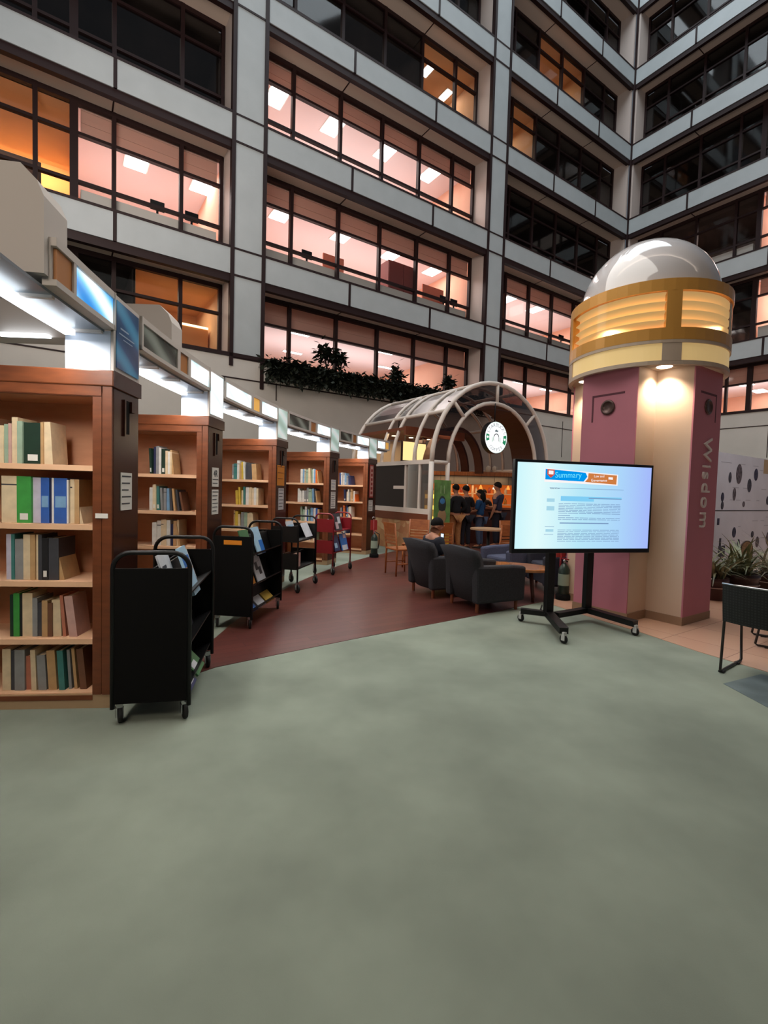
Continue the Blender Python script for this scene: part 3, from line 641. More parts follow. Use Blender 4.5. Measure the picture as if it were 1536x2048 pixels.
for bi in range(6):
    t0 = ends[bi] + (PW if bi else 0); t1 = ends[bi + 1]
    base = pol((t0 + t1) / 2, RR); base.z = 2.15
    o = thing('lit_canopy', 'grey overhead sign canopy, ' + BAYN[bi], 'canopy', base, 0, 'sign canopies above the bookcases')
    mb = MB(base); q = .012 / RR * RR
    arcbox(mb, t0, t1, RR - .015, RR + .05, 2.40, 2.43); arcbox(mb, t0, t1, RR - .015, RR + .05, 2.59, 2.63); arcbox(mb, t0, t1, RR + .012, RR + .05, 2.43, 2.59)
    L = t1 - t0
    div = [0, .47, .52, .63, .68, 1]
    if bi == 0: div = [0, .02, .04, .26, .34, 1]
    if bi in (4,): div = [0, .40, .45, .55, .6, 1]
    if bi == 5: div = [0, .62, .66, .92, .96, 1]
    for d in ((0, .985) if bi else (.985,)): arcbox(mb, t0 + L * d, t0 + L * (d + .015), RR - .02, RR + .05, 2.40, 2.63)
    for d in ((div[1], div[3]) if bi else (div[3],)): arcbox(mb, t0 + L * d, t0 + L * (d + .04), RR - .015, RR + .05, 2.43, 2.59)
    arcbox(mb, t0, t1, RR + .05, RR + .34, 2.6, 2.63)
    mb.build('fascia', M_canopy, o)
    kinds = {0: (None, 'or', 'blue'), 1: ('dark', 'or', 'white'), 2: ('white', 'orl', 'white'), 3: ('dark', 'or', 'white'), 4: ('dark', 'or', 'white'), 5: ('white', 'orl', None)}[bi]
    mm = {'dark': S_dark, 'or': S_or, 'orl': S_orl, 'blue': S_blue, 'white': S_white}
    for (d0, d1), kd in zip(((div[0] + .015, div[1]), (div[2], div[3]), (div[4], div[5] - .015)), kinds):
        if not kd: continue
        mb = MB(base); arcbox(mb, t0 + L * d0, t0 + L * d1, RR - .004, RR + .012, 2.432, 2.588); p = mb.build('sign_panel', mm[kd], o)
        p['label'] = {'dark': 'unlit grey sign panel', 'or': 'orange sign panel', 'orl': 'glowing orange sign panel', 'blue': 'glowing blue sign panel', 'white': 'glowing white sign panel'}[kd]
    if bi == 0: t0 = th_of_y(1.6); L = t1 - t0
    mb = MB(base); arcbox(mb, t0, t1, RR + .05, RR + .26, 2.385, 2.40, 0)
    for d in (0, .3, .6, .97): arcbox(mb, t0 + L * d, t0 + L * (d + .02), RR + .05, RR + .26, 2.37, 2.385, 1, 1)
    mb.build('light_trough', [M_trough, M_canopy], o)
    mb = MB(base); arcbox(mb, t0 + .003, t1 - .003, RR + .2, RR + .26, 2.345, 2.375); mb.build('tube_light', M_tube, o)
    if bi < 5:
        p0 = pol((t0 + t1) / 2, RR + .23)
        a_ = light('AREA', 'canopy_light', (p0.x, p0.y, 2.33), 19, (1, .95, .89), L * RR * .95, .06, (p0.x, p0.y, 0)); a_.rotation_euler = (0, 0, PI / 2 - (t0 + t1) / 2)
# signs and acrylic blocks standing on each bookcase end
ENDL = ['deep blue sign board', 'glowing white and pale green board', 'pale green glowing board', 'pale mint board', 'pale mint board under the kiosk roof']
for i in range(5):
    th = CASE_TH[i]; b = pol(th, RR); b.z = 2.15
    o = thing('end_sign', '%s standing on the %s' % (ENDL[i], CNAME[i]), 'sign', b, -th, 'signs on the bookcase ends')
    MB().box(-.012, .005, .0, CD, 0, .48).build('sign_frame', M_canopy, o)
    MB().box(.005, .012, .03, CD - .03, .03, .45).build('sign_face', [S_dblue, S_white, S_mint, S_mint, S_mint][i], o)
    if i == 0:
        MB().box(.012, .0128, .08, .2, .285, .295).box(.012, .0128, .06, .29, .25, .258).box(.012, .0128, .12, .26, .225, .231).build('caption_line', mat('caption', (150, 172, 196), .6), o)
    o = thing('acrylic_box', 'white acrylic block with added glow on top of the %s' % CNAME[i], 'light box', b, -th, 'acrylic blocks on the bookcase tops')
    MB().box(-.28, -.014, .0, .06, 0, .245).build('front_face', M_acryl, o); MB().box(-.28, -.014, .06, CD, 0, .2).build('housing', M_white, o)
# bulkheads crossing above the aisles
for i, (y, r1, lab) in enumerate([(2.33, 4.5, 'nearest, above the first aisle'), (4.05, 4.8, 'farther, above the second aisle')]):
    th = th_of_y(y); b = pol(th, RR); b.z = 2.44; zb = .2 if i else 0
    o = thing('bulkhead', 'pale grey overhead duct box crossing to the signs, ' + lab, 'duct', b, -th, 'duct boxes above the aisles')
    m = MB(); m.extr([(-r1, zb), (-.02, zb), (-.02, .36), (-.05, .43), (-.12, .5), (-r1, .5)], 'y', .0, .22); m.build('casing', M_canopy, o)
    m = MB()
    for x in (-1.2, -2.0, -2.9): m.box(x - .2, x + .2, -.06, -.003, zb - .012, zb + .01)
    m.build('lamp_strip', M_tube, o)
    m = MB(); m.box(-1.62, -1.56, -.05, -.003, zb - .05, zb + .02); m.build('bracket', M_frame, o)

# ------------------------------------------------------------------ book trucks
def caster(parent, x, y, r=.045, a=0.0, m1=None):
    m = MB(); m.T = Matrix.Translation((x, y, 0)) @ Matrix.Rotation(a, 4, 'Z')
    m.box(-.02, .02, -.012, .012, r * 2 - .004, r * 2 + .03); m.box(-.022, -.017, -.02, .02, r * .8, r * 2); m.box(.017, .022, -.02, .02, r * .8, r * 2)
    c = m.build('caster', m1 or M_chrome, parent)
    m = MB(); m.T = Matrix.Translation((x, y + .012 * math.cos(a), r)) @ Matrix.Rotation(a, 4, 'Z') @ Matrix.Rotation(PI / 2, 4, 'Y')
    m.lathe([(r * .45, -.012), (r * .95, -.012), (r, -.008), (r, .008), (r * .95, .012), (r * .45, .012)], 16); m.lathe([(.001, -.013), (r * .45, -.012)], 10); m.lathe([(r * .45, .012), (.001, .013)], 10)
    m.build('wheel', M_rubber, c)
def loop(w, z0, z1, r=.1, y=0):
    pts = [(0, y, z0), (0, y, z1 - r)]
    for k in range(1, 7): a = PI - PI / 2 * k / 6; pts.append((r + r * math.cos(a), y, z1 - r + r * math.sin(a)))
    for k in range(0, 7): a = PI / 2 - PI / 2 * k / 6; pts.append((w - r + r * math.cos(a), y, z1 - r + r * math.sin(a)))
    pts.append((w, y, z0)); return pts
def truck_solid(label, loc, rz, L=.93, W=.43):
    o = thing('book_truck', label, 'book cart', loc, rz, 'black book trucks with solid ends')
    for y in (0, L):
        m = MB(); m.tube(loop(W, .1, 1.04, .1, y), .014, 8); f = m.build('end_frame', M_black, o)
        m = MB(); m.box(.012, W - .012, y - .008, y + .008, .13, .945); m.build('end_panel', M_blackm, o)
    for z in (.72, .4, .14):
        m = MB()
        for s in (1, -1):
            c = W / 2
            m.extr([(c + s * .012, z + .21), (c + s * .022, z + .21), (c + s * .085, z - .01), (c + s * .205, z + .045), (c + s * .205, z + .057), (c + s * .083, z + .0), ], 'y', .01, L - .01)
        m.build('sloped_shelf', M_black, o)
    for x in (.03, W - .03):
        for y in (.03, L - .03): caster(o, x, y, .05, .4)
    return o
def axis_rz(dx, dy): return math.atan2(-dx, dy)
def lean_item(root, x, y, z, wy, hz, th, colr, name, label, cat, group, tilt=.3, marks=None):
    """flat magazine leaning back on the sloped shelf, cover towards local +x"""
    m = MB(); m.box(-th, 0, 0, wy, 0, hz, 0); m.box(-th * .8, -th * .2, .003, wy + .002, .004, hz - .004, 1)
    mats = [colr, PAGES]
    for (a, b, c, d, mm) in marks or []:
        mats.append(mm); m.box(0, .0008, a * wy, b * wy, c * hz, d * hz, len(mats) - 1)
    o = m.build(name, mats); tag(o, label, cat, group)
    o.matrix_world = root.matrix_basis @ Matrix.Translation((x, y, z)) @ Matrix.Rotation(-tilt, 4, 'Y')
    return o
def rootmat(o): bpy.context.view_layer.update(); return o
M_mag = lambda n, c: mat('mag_' + n, c, .35, noise=.04, nscale=10)
W1 = M_mag('white', (214, 216, 222)); B1 = M_mag('blue', (40, 110, 190)); O1 = M_mag('orange', (222, 140, 50)); G1 = M_mag('green', (70, 120, 80)); P1 = M_mag('pink', (206, 176, 180)); K1 = M_mag('dark', (52, 52, 60)); LB = M_mag('sky', (166, 202, 226)); Y1 = M_mag('yellow', (222, 186, 90)); N1 = M_mag('navy', (50, 60, 100))
t1_ = truck_solid('nearest black book truck, solid end panel facing the viewer', (-1.59, 2.80, 0), axis_rz(-.2, .98))
GT1 = 'magazines on the nearest book truck'
lean_item(t1_, .31, .12, .71, .25, .31, .012, W1, 'magazine', 'white magazine with big grey letters on top of the nearest book truck', 'magazine', GT1, .32, [(.12, .2, .3, .75, K1), (.2, .5, .3, .38, K1), (.2, .5, .5, .57, K1), (.2, .5, .68, .75, K1), (.55, .62, .3, .6, K1), (.55, .9, .3, .38, K1)])
lean_item(t1_, .40, .36, .70, .2, .34, .02, LB, 'magazine', 'blue and orange striped magazine leaning on top of the nearest book truck', 'magazine', GT1, .34, [(0, 1, .58, .8, B1), (0, 1, .5, .58, O1)])
lean_item(t1_, .33, .66, .71, .2, .26, .015, W1, 'magazine', 'pale magazine at the far end of the nearest truck, upper tier', 'magazine', GT1, .34)
lean_item(t1_, .40, .03, .4, .22, .26, .012, P1, 'magazine', 'pinkish magazine on the middle tier of the nearest truck', 'magazine', GT1, .34)
lean_item(t1_, .33, .5, .4, .22, .26, .012, K1, 'magazine', 'dark magazine on the middle tier of the nearest truck', 'magazine', GT1, .34)
lean_item(t1_, .43, .03, .15, .24, .2, .014, N1, 'magazine', 'blue and white magazine on the lowest tier of the nearest truck', 'magazine', GT1, .75, [(.1, .9, .1, .4, W1)])
lean_item(t1_, .43, .34, .15, .24, .22, .014, G1, 'magazine', 'green magazine on the lowest tier of the nearest truck', 'magazine', GT1, .75, [(.1, .6, .2, .4, W1)])
t2_ = truck_solid('second black book truck, with an orange tag on its end panel', (-1.72, 4.84, 0), axis_rz(.1, .87), .9, .41)
MB().box(.11, .3, -.0105, -.0085, .86, .905).build('orange_tag', mat('tag_orange', (228, 140, 34), .5), t2_)
GT2 = 'magazines on the second book truck'
lean_item(t2_, .31, .1, .71, .22, .3, .014, G1, 'magazine', 'green and blue magazine on top of the second book truck', 'magazine', GT2, .32, [(.3, .9, .2, .7, B1), (.4, .6, .4, .5, W1)])
lean_item(t2_, .32, .4, .71, .22, .31, .014, LB, 'magazine', 'sky-blue magazine leaning at the far side of the second truck top', 'magazine', GT2, .34, [(.5, 1, .0, .5, B1)])
lean_item(t2_, .34, .15, .66, .24, .12, .03, W1, 'magazine', 'white booklet lying low on the second truck top tier', 'magazine', GT2, .7)
lean_item(t2_, .33, .1, .4, .22, .27, .012, O1, 'magazine', 'orange magazine on the middle tier of the second truck', 'magazine', GT2, .34, [(.2, .7, .4, .8, M_mag('rust', (170, 70, 40)))])
lean_item(t2_, .33, .38, .4, .24, .28, .012, W1, 'magazine', 'white magazine with dark figures on the second truck middle tier', 'magazine', GT2, .34, [(.2, .5, .5, .85, K1), (.5, .8, .3, .6, K1)])
lean_item(t2_, .36, .1, .14, .22, .22, .014, N1, 'magazine', 'navy magazine on the lowest tier of the second truck', 'magazine', GT2, .8, [(.1, .9, .1, .5, B1)])
lean_item(t2_, .36, .36, .14, .2, .22, .014, W1, 'magazine', 'white magazine on the lowest tier of the second truck', 'magazine', GT2, .8)
lean_item(t2_, .36, .6, .14, .24, .22, .02, Y1, 'magazine', 'yellow magazine at the far end of the second truck lowest tier', 'magazine', GT2, .8)
def truck_open(label, loc, rz, m0, L, W, skirts, legm=None):
    o = thing('open_book_cart', label, 'book cart', loc, rz)
    for y in (0, L):
        m = MB(); m.tube(loop(W, .1, 1.03, .09, y), .013, 8); m.build('end_frame', m0, o)
        for z in skirts:
            m = MB(); m.box(.012, W - .012, y - .006, y + .006, z - .02, z + .2); m.build('end_panel', m0, o)
    for z in skirts:
        m = MB(); m.box(.01, W - .01, .0, L, z - .02, z); m.box(W / 2 - .006, W / 2 + .006, 0, L, z, z + .18); m.build('tray', m0, o)
    for x in (0.0, W):
        for y in (0, L): caster(o, x, y, .06, .9)
    return o
t3_ = truck_open('smaller black open book cart between the second truck and the red cart', (-1.55, 6.62, 0), axis_rz(.2, .98), M_black, .72, .39, (.72, .34))
t4_ = truck_open('dark red open book cart in front of the fourth bookcase', (-1.16, 8.12, 0), axis_rz(.34, .94), M_red, .72, .34, (.74, .38))
GT3 = 'items on the small black cart'; GT4 = 'items on the red cart'
lean_item(t3_, .24, .1, .73, .24, .26, .014, W1, 'magazine', 'white magazine leaning on top of the small black cart', 'magazine', GT3, .3, [(.1, .9, .5, .8, LB)])
lean_item(t3_, .36, .4, .74, .26, .22, .012, W1, 'magazine', 'white paper slipping over the side of the small black cart', 'magazine', GT3, .45)
for k, c in enumerate(['tan', 'white', 'brown', 'cream', 'grey', 'pink']):
    book(Vector((-1.55, 6.62, 0)), axis_rz(.2, .98), .09 + k * .05, .06, .341, .035, .17, .16 + .02 * (k % 3), c, 0, '%s book, %s along the lower tray of the small black cart' % (c, ORD[k]), GT3)
lean_item(t4_, .2, .05, .75, .24, .2, .02, W1, 'magazine', 'white booklet on the top tray of the red cart', 'magazine', GT4, .5)
lean_item(t4_, .32, .15, .74, .26, .3, .014, K1, 'magazine', 'grey magazine with pale figures leaning over the red cart top', 'magazine', GT4, .25, [(.1, .5, .1, .5, P1), (.5, .9, .4, .8, W1)])
lean_item(t4_, .34, .1, .39, .2, .28, .014, N1, 'magazine', 'navy magazine leaning on the red cart lower tray', 'magazine', GT4, .25, [(.1, .6, .2, .5, LB)])
lean_item(t4_, .35, .36, .38, .26, .3, .014, B1, 'magazine', 'bright blue and white magazine on the red cart lower tray', 'magazine', GT4, .25, [(.1, .9, .0, .3, W1), (.5, .9, .7, .95, P1)])
for k, c in enumerate(['brown', 'white', 'tan']):
    book(Vector((-1.16, 8.12, 0)), axis_rz(.34, .94), .12 + k * .07, .06, .381, .045, .16, .13 + .03 * (k % 2), c, 0, '%s book, %s along the lower tray of the red cart' % (c, ORD[k]), GT4)

# ------------------------------------------------------------------ television on its wheeled stand
TVP = Vector((2.215, 5.312, 0)); TVR = math.radians(14.3)
tv = thing('television', 'large flat television showing a document page, on a black wheeled stand', 'television', (TVP.x, TVP.y, .82), TVR)
TW, TH = 1.76, 1.005
m = MB(); m.box(-TW / 2, TW / 2, -.03, .03, 0, TH, 0); m.build('casing', [mat('tv_black', (12, 12, 18), .3)], tv, .006)
def tv_screen():
    mm = bpy.data.materials.new('tv_screen'); mm.use_nodes = True; nt = mm.node_tree; nt.nodes.clear()
    o = nt.nodes.new('ShaderNodeOutputMaterial'); e = nt.nodes.new('ShaderNodeEmission'); g = nt.nodes.new('ShaderNodeTexCoord'); sx = nt.nodes.new('ShaderNodeSeparateXYZ')
    r = nt.nodes.new('ShaderNodeValToRGB'); mr = nt.nodes.new('ShaderNodeMapRange'); mr.inputs['From Min'].default_value = -.85; mr.inputs['From Max'].default_value = .85
    nt.links.new(g.outputs['Object'], sx.inputs[0]); nt.links.new(sx.outputs['X'], mr.inputs['Value']); nt.links.new(mr.outputs[0], r.inputs[0])
    r.color_ramp.elements[0].color = rgb(206, 246, 252); r.color_ramp.elements[1].color = rgb(164, 184, 250)
    for p, c in ((.15, (226, 252, 252)), (.45, (184, 232, 248)), (.75, (172, 214, 250))):
        q = r.color_ramp.elements.new(p); q.color = rgb(*c)
    e.inputs['Strength'].default_value = 1.0
    nt.links.new(r.outputs[0], e.inputs[0]); nt.links.new(e.outputs[0], o.inputs[0]); return mm
scr = MB().box(-TW / 2 + .03, TW / 2 - .03, -.033, -.03, .05, TH - .03).build('screen', tv_screen(), tv)
Y0 = -.0345
def on_screen(x0, x1, z0, z1, mm, name, d=0.0): return MB().box(x0, x1, Y0 - .0008 - d, Y0 + .001, z0, z1).build(name, mm, tv)
SW, SH = TW - .06, TH - .08
def sx_(u): return -TW / 2 + .03 + SW * u
def sz_(v): return TH - .03 - SH * v
E_blue = emat('scr_blue', (0, 150, 236), 1.0); E_or = emat('scr_orange', (206, 124, 66), 1.0); E_wh = emat('scr_white', (250, 244, 244), 1.0); E_red = emat('scr_red', (206, 84, 66), 1.0)
E_tx = emat('scr_text', (120, 150, 190), 1.0); E_hl = emat('scr_highlight', (130, 206, 244), 1.0); E_dk = emat('scr_dark', (60, 70, 96), 1.0); E_gr = emat('scr_soft', (168, 214, 232), 1.0)
def poly_screen(pts, mm, name, d=0.0):
    n = len(pts); pts = [(.195 + (u - .208) * 1.209, v) for u, v in pts]; mb = MB(); mb.add([(sx_(u), Y0 - d, sz_(v)) for u, v in pts], [tuple(range(n))]); return mb.build(name, mm, tv)
poly_screen([(.203, .058), (.655, .102), (.655, .235), (.203, .218)], E_wh, 'banner_ground', .0004)
hb = poly_screen([(.208, .068), (.405, .088), (.45, .095), (.462, .14), (.44, .2), (.208, .19)], E_blue, 'banner_blue', .001)
poly_screen([(.468, .098), (.648, .112), (.646, .222), (.448, .204), (.466, .16)], E_or, 'banner_orange', .001)
poly_screen([(.218, .07), (.262, .073), (.262, .13), (.24, .17), (.218, .13)], E_red, 'banner_shield', .0016)
poly_screen([(.226, .085), (.255, .087), (.255, .13), (.226, .128)], E_wh, 'banner_book', .0022)
poly_screen([(.594, .135), (.622, .137), (.622, .165), (.594, .163)], E_wh, 'banner_mark', .0016)
def stext(body, u, v, size, mm, name, al='CENTER', tilt=-.03):
    u = .195 + (u - .208) * 1.209
    text(name, body, size, mm, tv, Matrix.Translation((sx_(u), Y0 - .002, sz_(v))) @ Matrix.Rotation(tilt, 4, 'Y') @ Matrix.Rotation(PI / 2, 4, 'X'), .0003, 1.0, al)
stext('Summary', .345, .132, .088, emat('scr_cyan', (110, 226, 255), 1.0), 'banner_title')
stext('Law and', .535, .13, .04, E_wh, 'banner_topic'); stext('Governance', .535, .18, .042, E_wh, 'banner_topic')
stext('Rules of Law', .24, .293, .022, E_dk, 'page_heading', 'LEFT')
on_screen(sx_(.23), sx_(.784), sz_(.288), sz_(.283), E_tx, 'page_rule')
tl = MB()
def m2(u): return .30 + (u - .335) * 1.33
def line(u0, u1, v, h=.006):
    u0, u1 = m2(u0), m2(u1)
    tl.box(sx_(u0), sx_(u1), Y0 - .0008, Y0 + .001, sz_(v + h), sz_(v))
rn = random.Random(3)
for v0, n in ((.463, 7), (.62, 2), (.775, 8)):
    for k in range(n):
        u = .335
        while u < .685:
            e = min(.69, u + rn.uniform(.02, .06)); line(u, e - .005, v0 + k * .019 if v0 != .62 else v0 + .02 * k + .01); u = e
line(.335, .4, .605); line(.345, .62, .69, .012); line(.265, .315, .74, .004); line(.262, .312, .83, .004); line(.5, .69, .392, .01)
tl.build('page_text', E_tx, tv)
MB().box(sx_(m2(.345)), sx_(m2(.69)), Y0 - .0004, Y0 + .001, sz_(.405), sz_(.378)).box(sx_(m2(.345)), sx_(m2(.53)), Y0 - .0004, Y0 + .001, sz_(.435), sz_(.405)).build('page_highlight', E_hl, tv)
for z0_, z1_ in ((.45, .41), (.55, .5), (.8, .77)): on_screen(sx_(m2(.27)), sx_(m2(.312)), sz_(z0_), sz_(z1_), E_gr, 'page_margin_note')
light('AREA', 'tv_glow', TVP + Vector((.25 * .12, -.06, 1.35)), 5, (.75, .9, 1), 1.5, .8, TVP + Vector((.25 * 10, -10, 1.0)))

st = thing('television_stand', 'black steel television stand with two posts and four white-rimmed casters', 'stand', (TVP.x, TVP.y, 0), 0)
def W2(p): return (p[0] - TVP.x, p[1] - TVP.y, p[2])
LC, RC = (1.87, 5.29), (2.4, 5.53)
def bar(mb, a, b, w_, h, mi=0):
    a = Vector(a); b = Vector(b); d = (b - a); n = Vector((-d.y, d.x, 0)).normalized() * w_ / 2
    mb.add([W2(a + n), W2(b + n), W2(b - n), W2(a - n)] + [W2(Vector(q) + Vector((0, 0, h))) for q in (a + n, b + n, b - n, a - n)], [(0, 3, 2, 1)[::-1], (4, 5, 6, 7)[::-1], (0, 1, 5, 4), (1, 2, 6, 5), (2, 3, 7, 6), (3, 0, 4, 7)], mi)
FEET = [((1.6, 5.42), LC, (1.80, 4.64)), ((1.95, 5.27), RC, (2.68, 4.98))]
for (r_, c_, f_) in FEET:
    mb = MB(); bar(mb, (*r_, .095), (*c_, .1), .07, .055); bar(mb, (*c_, .1), (*f_, .095), .085, .06); mb.build('foot', M_black, st, .004)
    mb = MB(); bar(mb, (c_[0] - .05, c_[1] - .02, .13), (c_[0] + .04, c_[1] + .02, .13), .06, 1.25); mb.build('post', M_black, st, .004)
    for q in (r_, f_): caster(st, q[0] - TVP.x, q[1] - TVP.y - .01, .042, .5, mat('caster_white', (196, 196, 194), .35))
mb = MB(); bar(mb, (LC[0], LC[1], 1.25), (RC[0], RC[1], 1.25), .04, .12); bar(mb, (LC[0], LC[1], .98), (RC[0], RC[1], .98), .04, .1); mb.build('mount', M_black, st)
cb = MB(); cb.tube([W2(p) for p in [(2.3, 5.6, .12), (2.26, 5.7, .03), (2.15, 5.75, .012), (2.05, 5.8, .012), (2.0, 5.95, .012), (2.1, 6.2, .012)]], .008, 6); cb.build('power_cable', M_rubber, st)

# ------------------------------------------------------------------ pillar with round lamp cap
PC = Vector((3.284, 6.217, 0)); PR = YAW - PI / 2           # local x along facade B (UB), local y along UA
pil = thing('pillar', 'pink and beige cross-shaped pillar with a gold lamp ring and white dome top', 'pillar', PC, YAW)
# local: +x = UA, +y = -UB ; arms reach +-.753, half width .344
a_, h_ = .344, .753
cross = [(h_, -a_), (h_, a_), (a_, a_), (a_, h_), (-a_, h_), (-a_, a_), (-h_, a_), (-h_, -a_), (-a_, -a_), (-a_, -h_), (a_, -h_), (a_, -a_)]
big = [(x * 1.0 + (.015 if x > 0 else -.015), y + (.015 if y > 0 else -.015)) for x, y in cross]
MB().prism(cross, .1, 2.95).build('shaft', M_beige, pil)
MB().prism(big, 0, .1).build('skirting', mat('skirting_tan', (150, 120, 96), .6), pil)
faces = [('x', h_), ('x', -h_), ('y', h_), ('y', -h_)]
for k in range(4):
    p = MB(); p.T = Matrix.Rotation(k * PI / 2, 4, 'Z')
    p.box(-a_ - .002, a_ + .002, -h_ - .012, -h_ + .004, .1, 2.95, 0)
    # corner bracket groove and round boss near the top
    for s_ in ((1,) if k == 0 else (-1,)):
        p.box(-.2, .2, -h_ - .013, -h_ - .0115, 2.66, 2.685, 1)
        p.box(.2 * s_ - .012, .2 * s_ + .012, -h_ - .013, -h_ - .0115, 2.36, 2.685, 1)
    p.build('pink_face', [M_pink, mat('pink_groove', (96, 46, 60), .7)], pil)
    p = MB(); p.T = Matrix.Rotation(k * PI / 2, 4, 'Z') @ Matrix.Translation((.0, -h_ - .012, 2.52)) @ Matrix.Rotation(PI / 2, 4, 'X')
    p.lathe([(.085, -.002), (.09, .012), (.07, .022), (.062, .012), (.058, .006), (.001, .006)], 20); p.build('round_boss', mat('boss_metal', (92, 70, 66), .35, metal=.4), pil)
# the word runs down the face that looks along -y (towards facade B side)
tm = Matrix.Translation((.02, -h_ - .014, 1.64)) @ Matrix.Rotation(PI / 2, 4, 'X') @ Matrix.Rotation(-PI / 2, 4, 'Z')
text('word', 'Wisdom', .27, mat('letter_silver', (236, 226, 222), .4), pil, tm, .016, 1.18)
tm2 = Matrix.Rotation(-PI / 2, 4, 'Z')
# round cap
CAPR = .9
def ring(name, r0, r1, z0, z1, mm, a0=0, a1=2 * PI, n=48):
    mb = MB(); full = abs(a1 - a0 - 2 * PI) < 1e-6
    for k in range(n):
        A0 = a0 + (a1 - a0) * k / n; A1 = a0 + (a1 - a0) * (k + 1) / n
        P_ = [(r0 * math.cos(A0), r0 * math.sin(A0)), (r1 * math.cos(A0), r1 * math.sin(A0)), (r1 * math.cos(A1), r1 * math.sin(A1)), (r0 * math.cos(A1), r0 * math.sin(A1))]
        vs = [(x, y, z0) for x, y in P_] + [(x, y, z1) for x, y in P_]
        fs = [(0, 3, 2, 1), (4, 5, 6, 7), (1, 2, 6, 5), (3, 0, 4, 7)]
        if not full and k == 0: fs.append((0, 1, 5, 4))
        if not full and k == n - 1: fs.append((2, 3, 7, 6))
        mb.add(vs, fs, 0)
    return mb.build(name, mm, pil)
M_gold = mat('gold_band', (206, 150, 74), .3, metal=.2)
M_goldlit = glass('amber_glass', (1.0, .95, .82, 1), .03, .15, 1.02)
M_slat = mat('louver_cream', (246, 214, 166), .5, emit=(255, 214, 160), es=.4)
M_capb = mat('cap_beige', (186, 166, 148), .5)
MB().lathe([(.001, 2.95), (CAPR - .01, 2.95), (CAPR - .01, 2.97), (.001, 2.97)], 48).build('soffit', mat('soffit_cream', (224, 200, 178), .6), pil)
ring('lower_rim', CAPR - .05, CAPR, 2.93, 2.975, M_capb); ring('upper_rim', CAPR - .05, CAPR + .005, 3.165, 3.2, M_capb)
FA = math.atan2(-1, -1)  # direction of the notch facing the viewer, in pillar space
M_ylw = mat('yellow_panel', (222, 196, 140), .3, emit=(250, 210, 140), es=.35)
for k in range(4):
    c_ = FA + k * PI / 2
    ring('ring_block', CAPR - .06, CAPR, 2.97, 3.17, M_capb, c_ - .11, c_ + .11, 5)
    ring('ring_panel', CAPR - .03, CAPR - .012, 2.975, 3.165, M_ylw, c_ + .11, c_ + PI / 2 - .11, 20)
    ring('gold_post', CAPR - .08, CAPR + .004, 3.32, 3.75, M_gold, c_ - .085, c_ + .085, 4)
ring('gold_lower_band', CAPR - .06, CAPR + .006, 3.2, 3.33, M_gold); ring('gold_upper_band', CAPR - .12, CAPR + .006, 3.73, 3.86, M_gold)
ring('amber_shell', CAPR - .012, CAPR - .006, 3.33, 3.73, M_goldlit)
for k in range(4):
    z = 3.34 + k * .1
    mb = MB(); mb.lathe([(.68, z), (.87, z + .085), (.86, z + .09), (.67, z + .006)], 48); mb.build('louver', M_slat, pil)
MB().cyl((0, 0), .5, 3.2, 3.74, 32).build('lamp_core', mat('lamp_core', (240, 200, 150), .5, emit=(255, 210, 150), es=1.6), pil)
MB().lathe([(.001, 3.2), (.85, 3.2)], 32).build('lamp_floor', M_slat, pil); MB().lathe([(.001, 3.74), (.8, 3.74)], 32).build('lamp_lid', M_slat, pil)
DM = mat('dome_white', (184, 180, 182), .08, spec=.6, coat=.5)
MB().lathe([(.8, 3.86)] + [(.79 * math.cos(t * PI / 2 / 14), 3.86 + .79 * math.sin(t * PI / 2 / 14)) for t in range(1, 14)] + [(.001, 4.65)], 48).build('dome', DM, pil)
for k in range(4):
    an = FA + k * PI / 2; r_ = .7
    x, y = r_ * math.cos(an), r_ * math.sin(an)
    MB().lathe([(.001, 2.945), (.075, 2.945), (.085, 2.951)], 20, 0, (x, y)).build('downlight', emat('downlight_glow', (255, 236, 210), 8), pil)
    p = PC + Matrix.Rotation(YAW, 3, 'Z') @ Vector((x * .95, y * .95, 2.92))
    light('SPOT', 'pillar_spot', p, 62, (1, .80, .60), .05, None, (p.x, p.y, 0), math.radians(120), .8)
for k in range(4):
    an = FA + k * PI / 2 + PI / 4
    light('POINT', 'cap_lamp', PC + Vector((.82 * math.cos(an + YAW), .82 * math.sin(an + YAW), 3.36)), 7, (1, .90, .74), .05)

# ------------------------------------------------------------------ cafe kiosk with a barrel-vaulted white frame
# local x = UA (along the arched front), local y = -UB (going in), origin at the front post on the floor
KP = Vector((1.05, 10.94, 0)); KW, KS, KR, KI = 4.11, 2.14, 2.05, 1.56
kio = thing('cafe_kiosk', 'cafe kiosk with a white barrel-vault frame, arched front and stone-clad side wall', 'kiosk', KP, YAW)
def kw(x, y, z=0): return KP + Matrix.Rotation(YAW, 3, 'Z') @ Vector((x, y, z))
KM = KW / 2; KL = 3.55
M_kw = mat('kiosk_white', (232, 220, 210), .5)
M_kgl = glass('kiosk_glass', (.40, .32, .29, 1), .0, .3)
M_kdk = glass('kiosk_dark_glass', (.16, .12, .11, 1), .03, .1)
M_dred = mat('dark_red_wood', (66, 26, 20), .45); M_brw = mat('brown_ceiling', (122, 62, 34), .5)
def arcpts(r, y, n=22, a0=0.0, a1=PI): return [(KM - r * math.cos(a0 + (a1 - a0) * k / n), y, KS + r * math.sin(a0 + (a1 - a0) * k / n)) for k in range(n + 1)]
for i, y in enumerate([0, .66, 1.56, 2.06, KL]):
    MB().tube(arcpts(KR, y), .055 if i in (0, 4) else .045, 8).build('arch_rib', M_kw, kio)
MB().tube(arcpts(KI, 0), .05, 8).build('arch_rib', M_kw, kio)
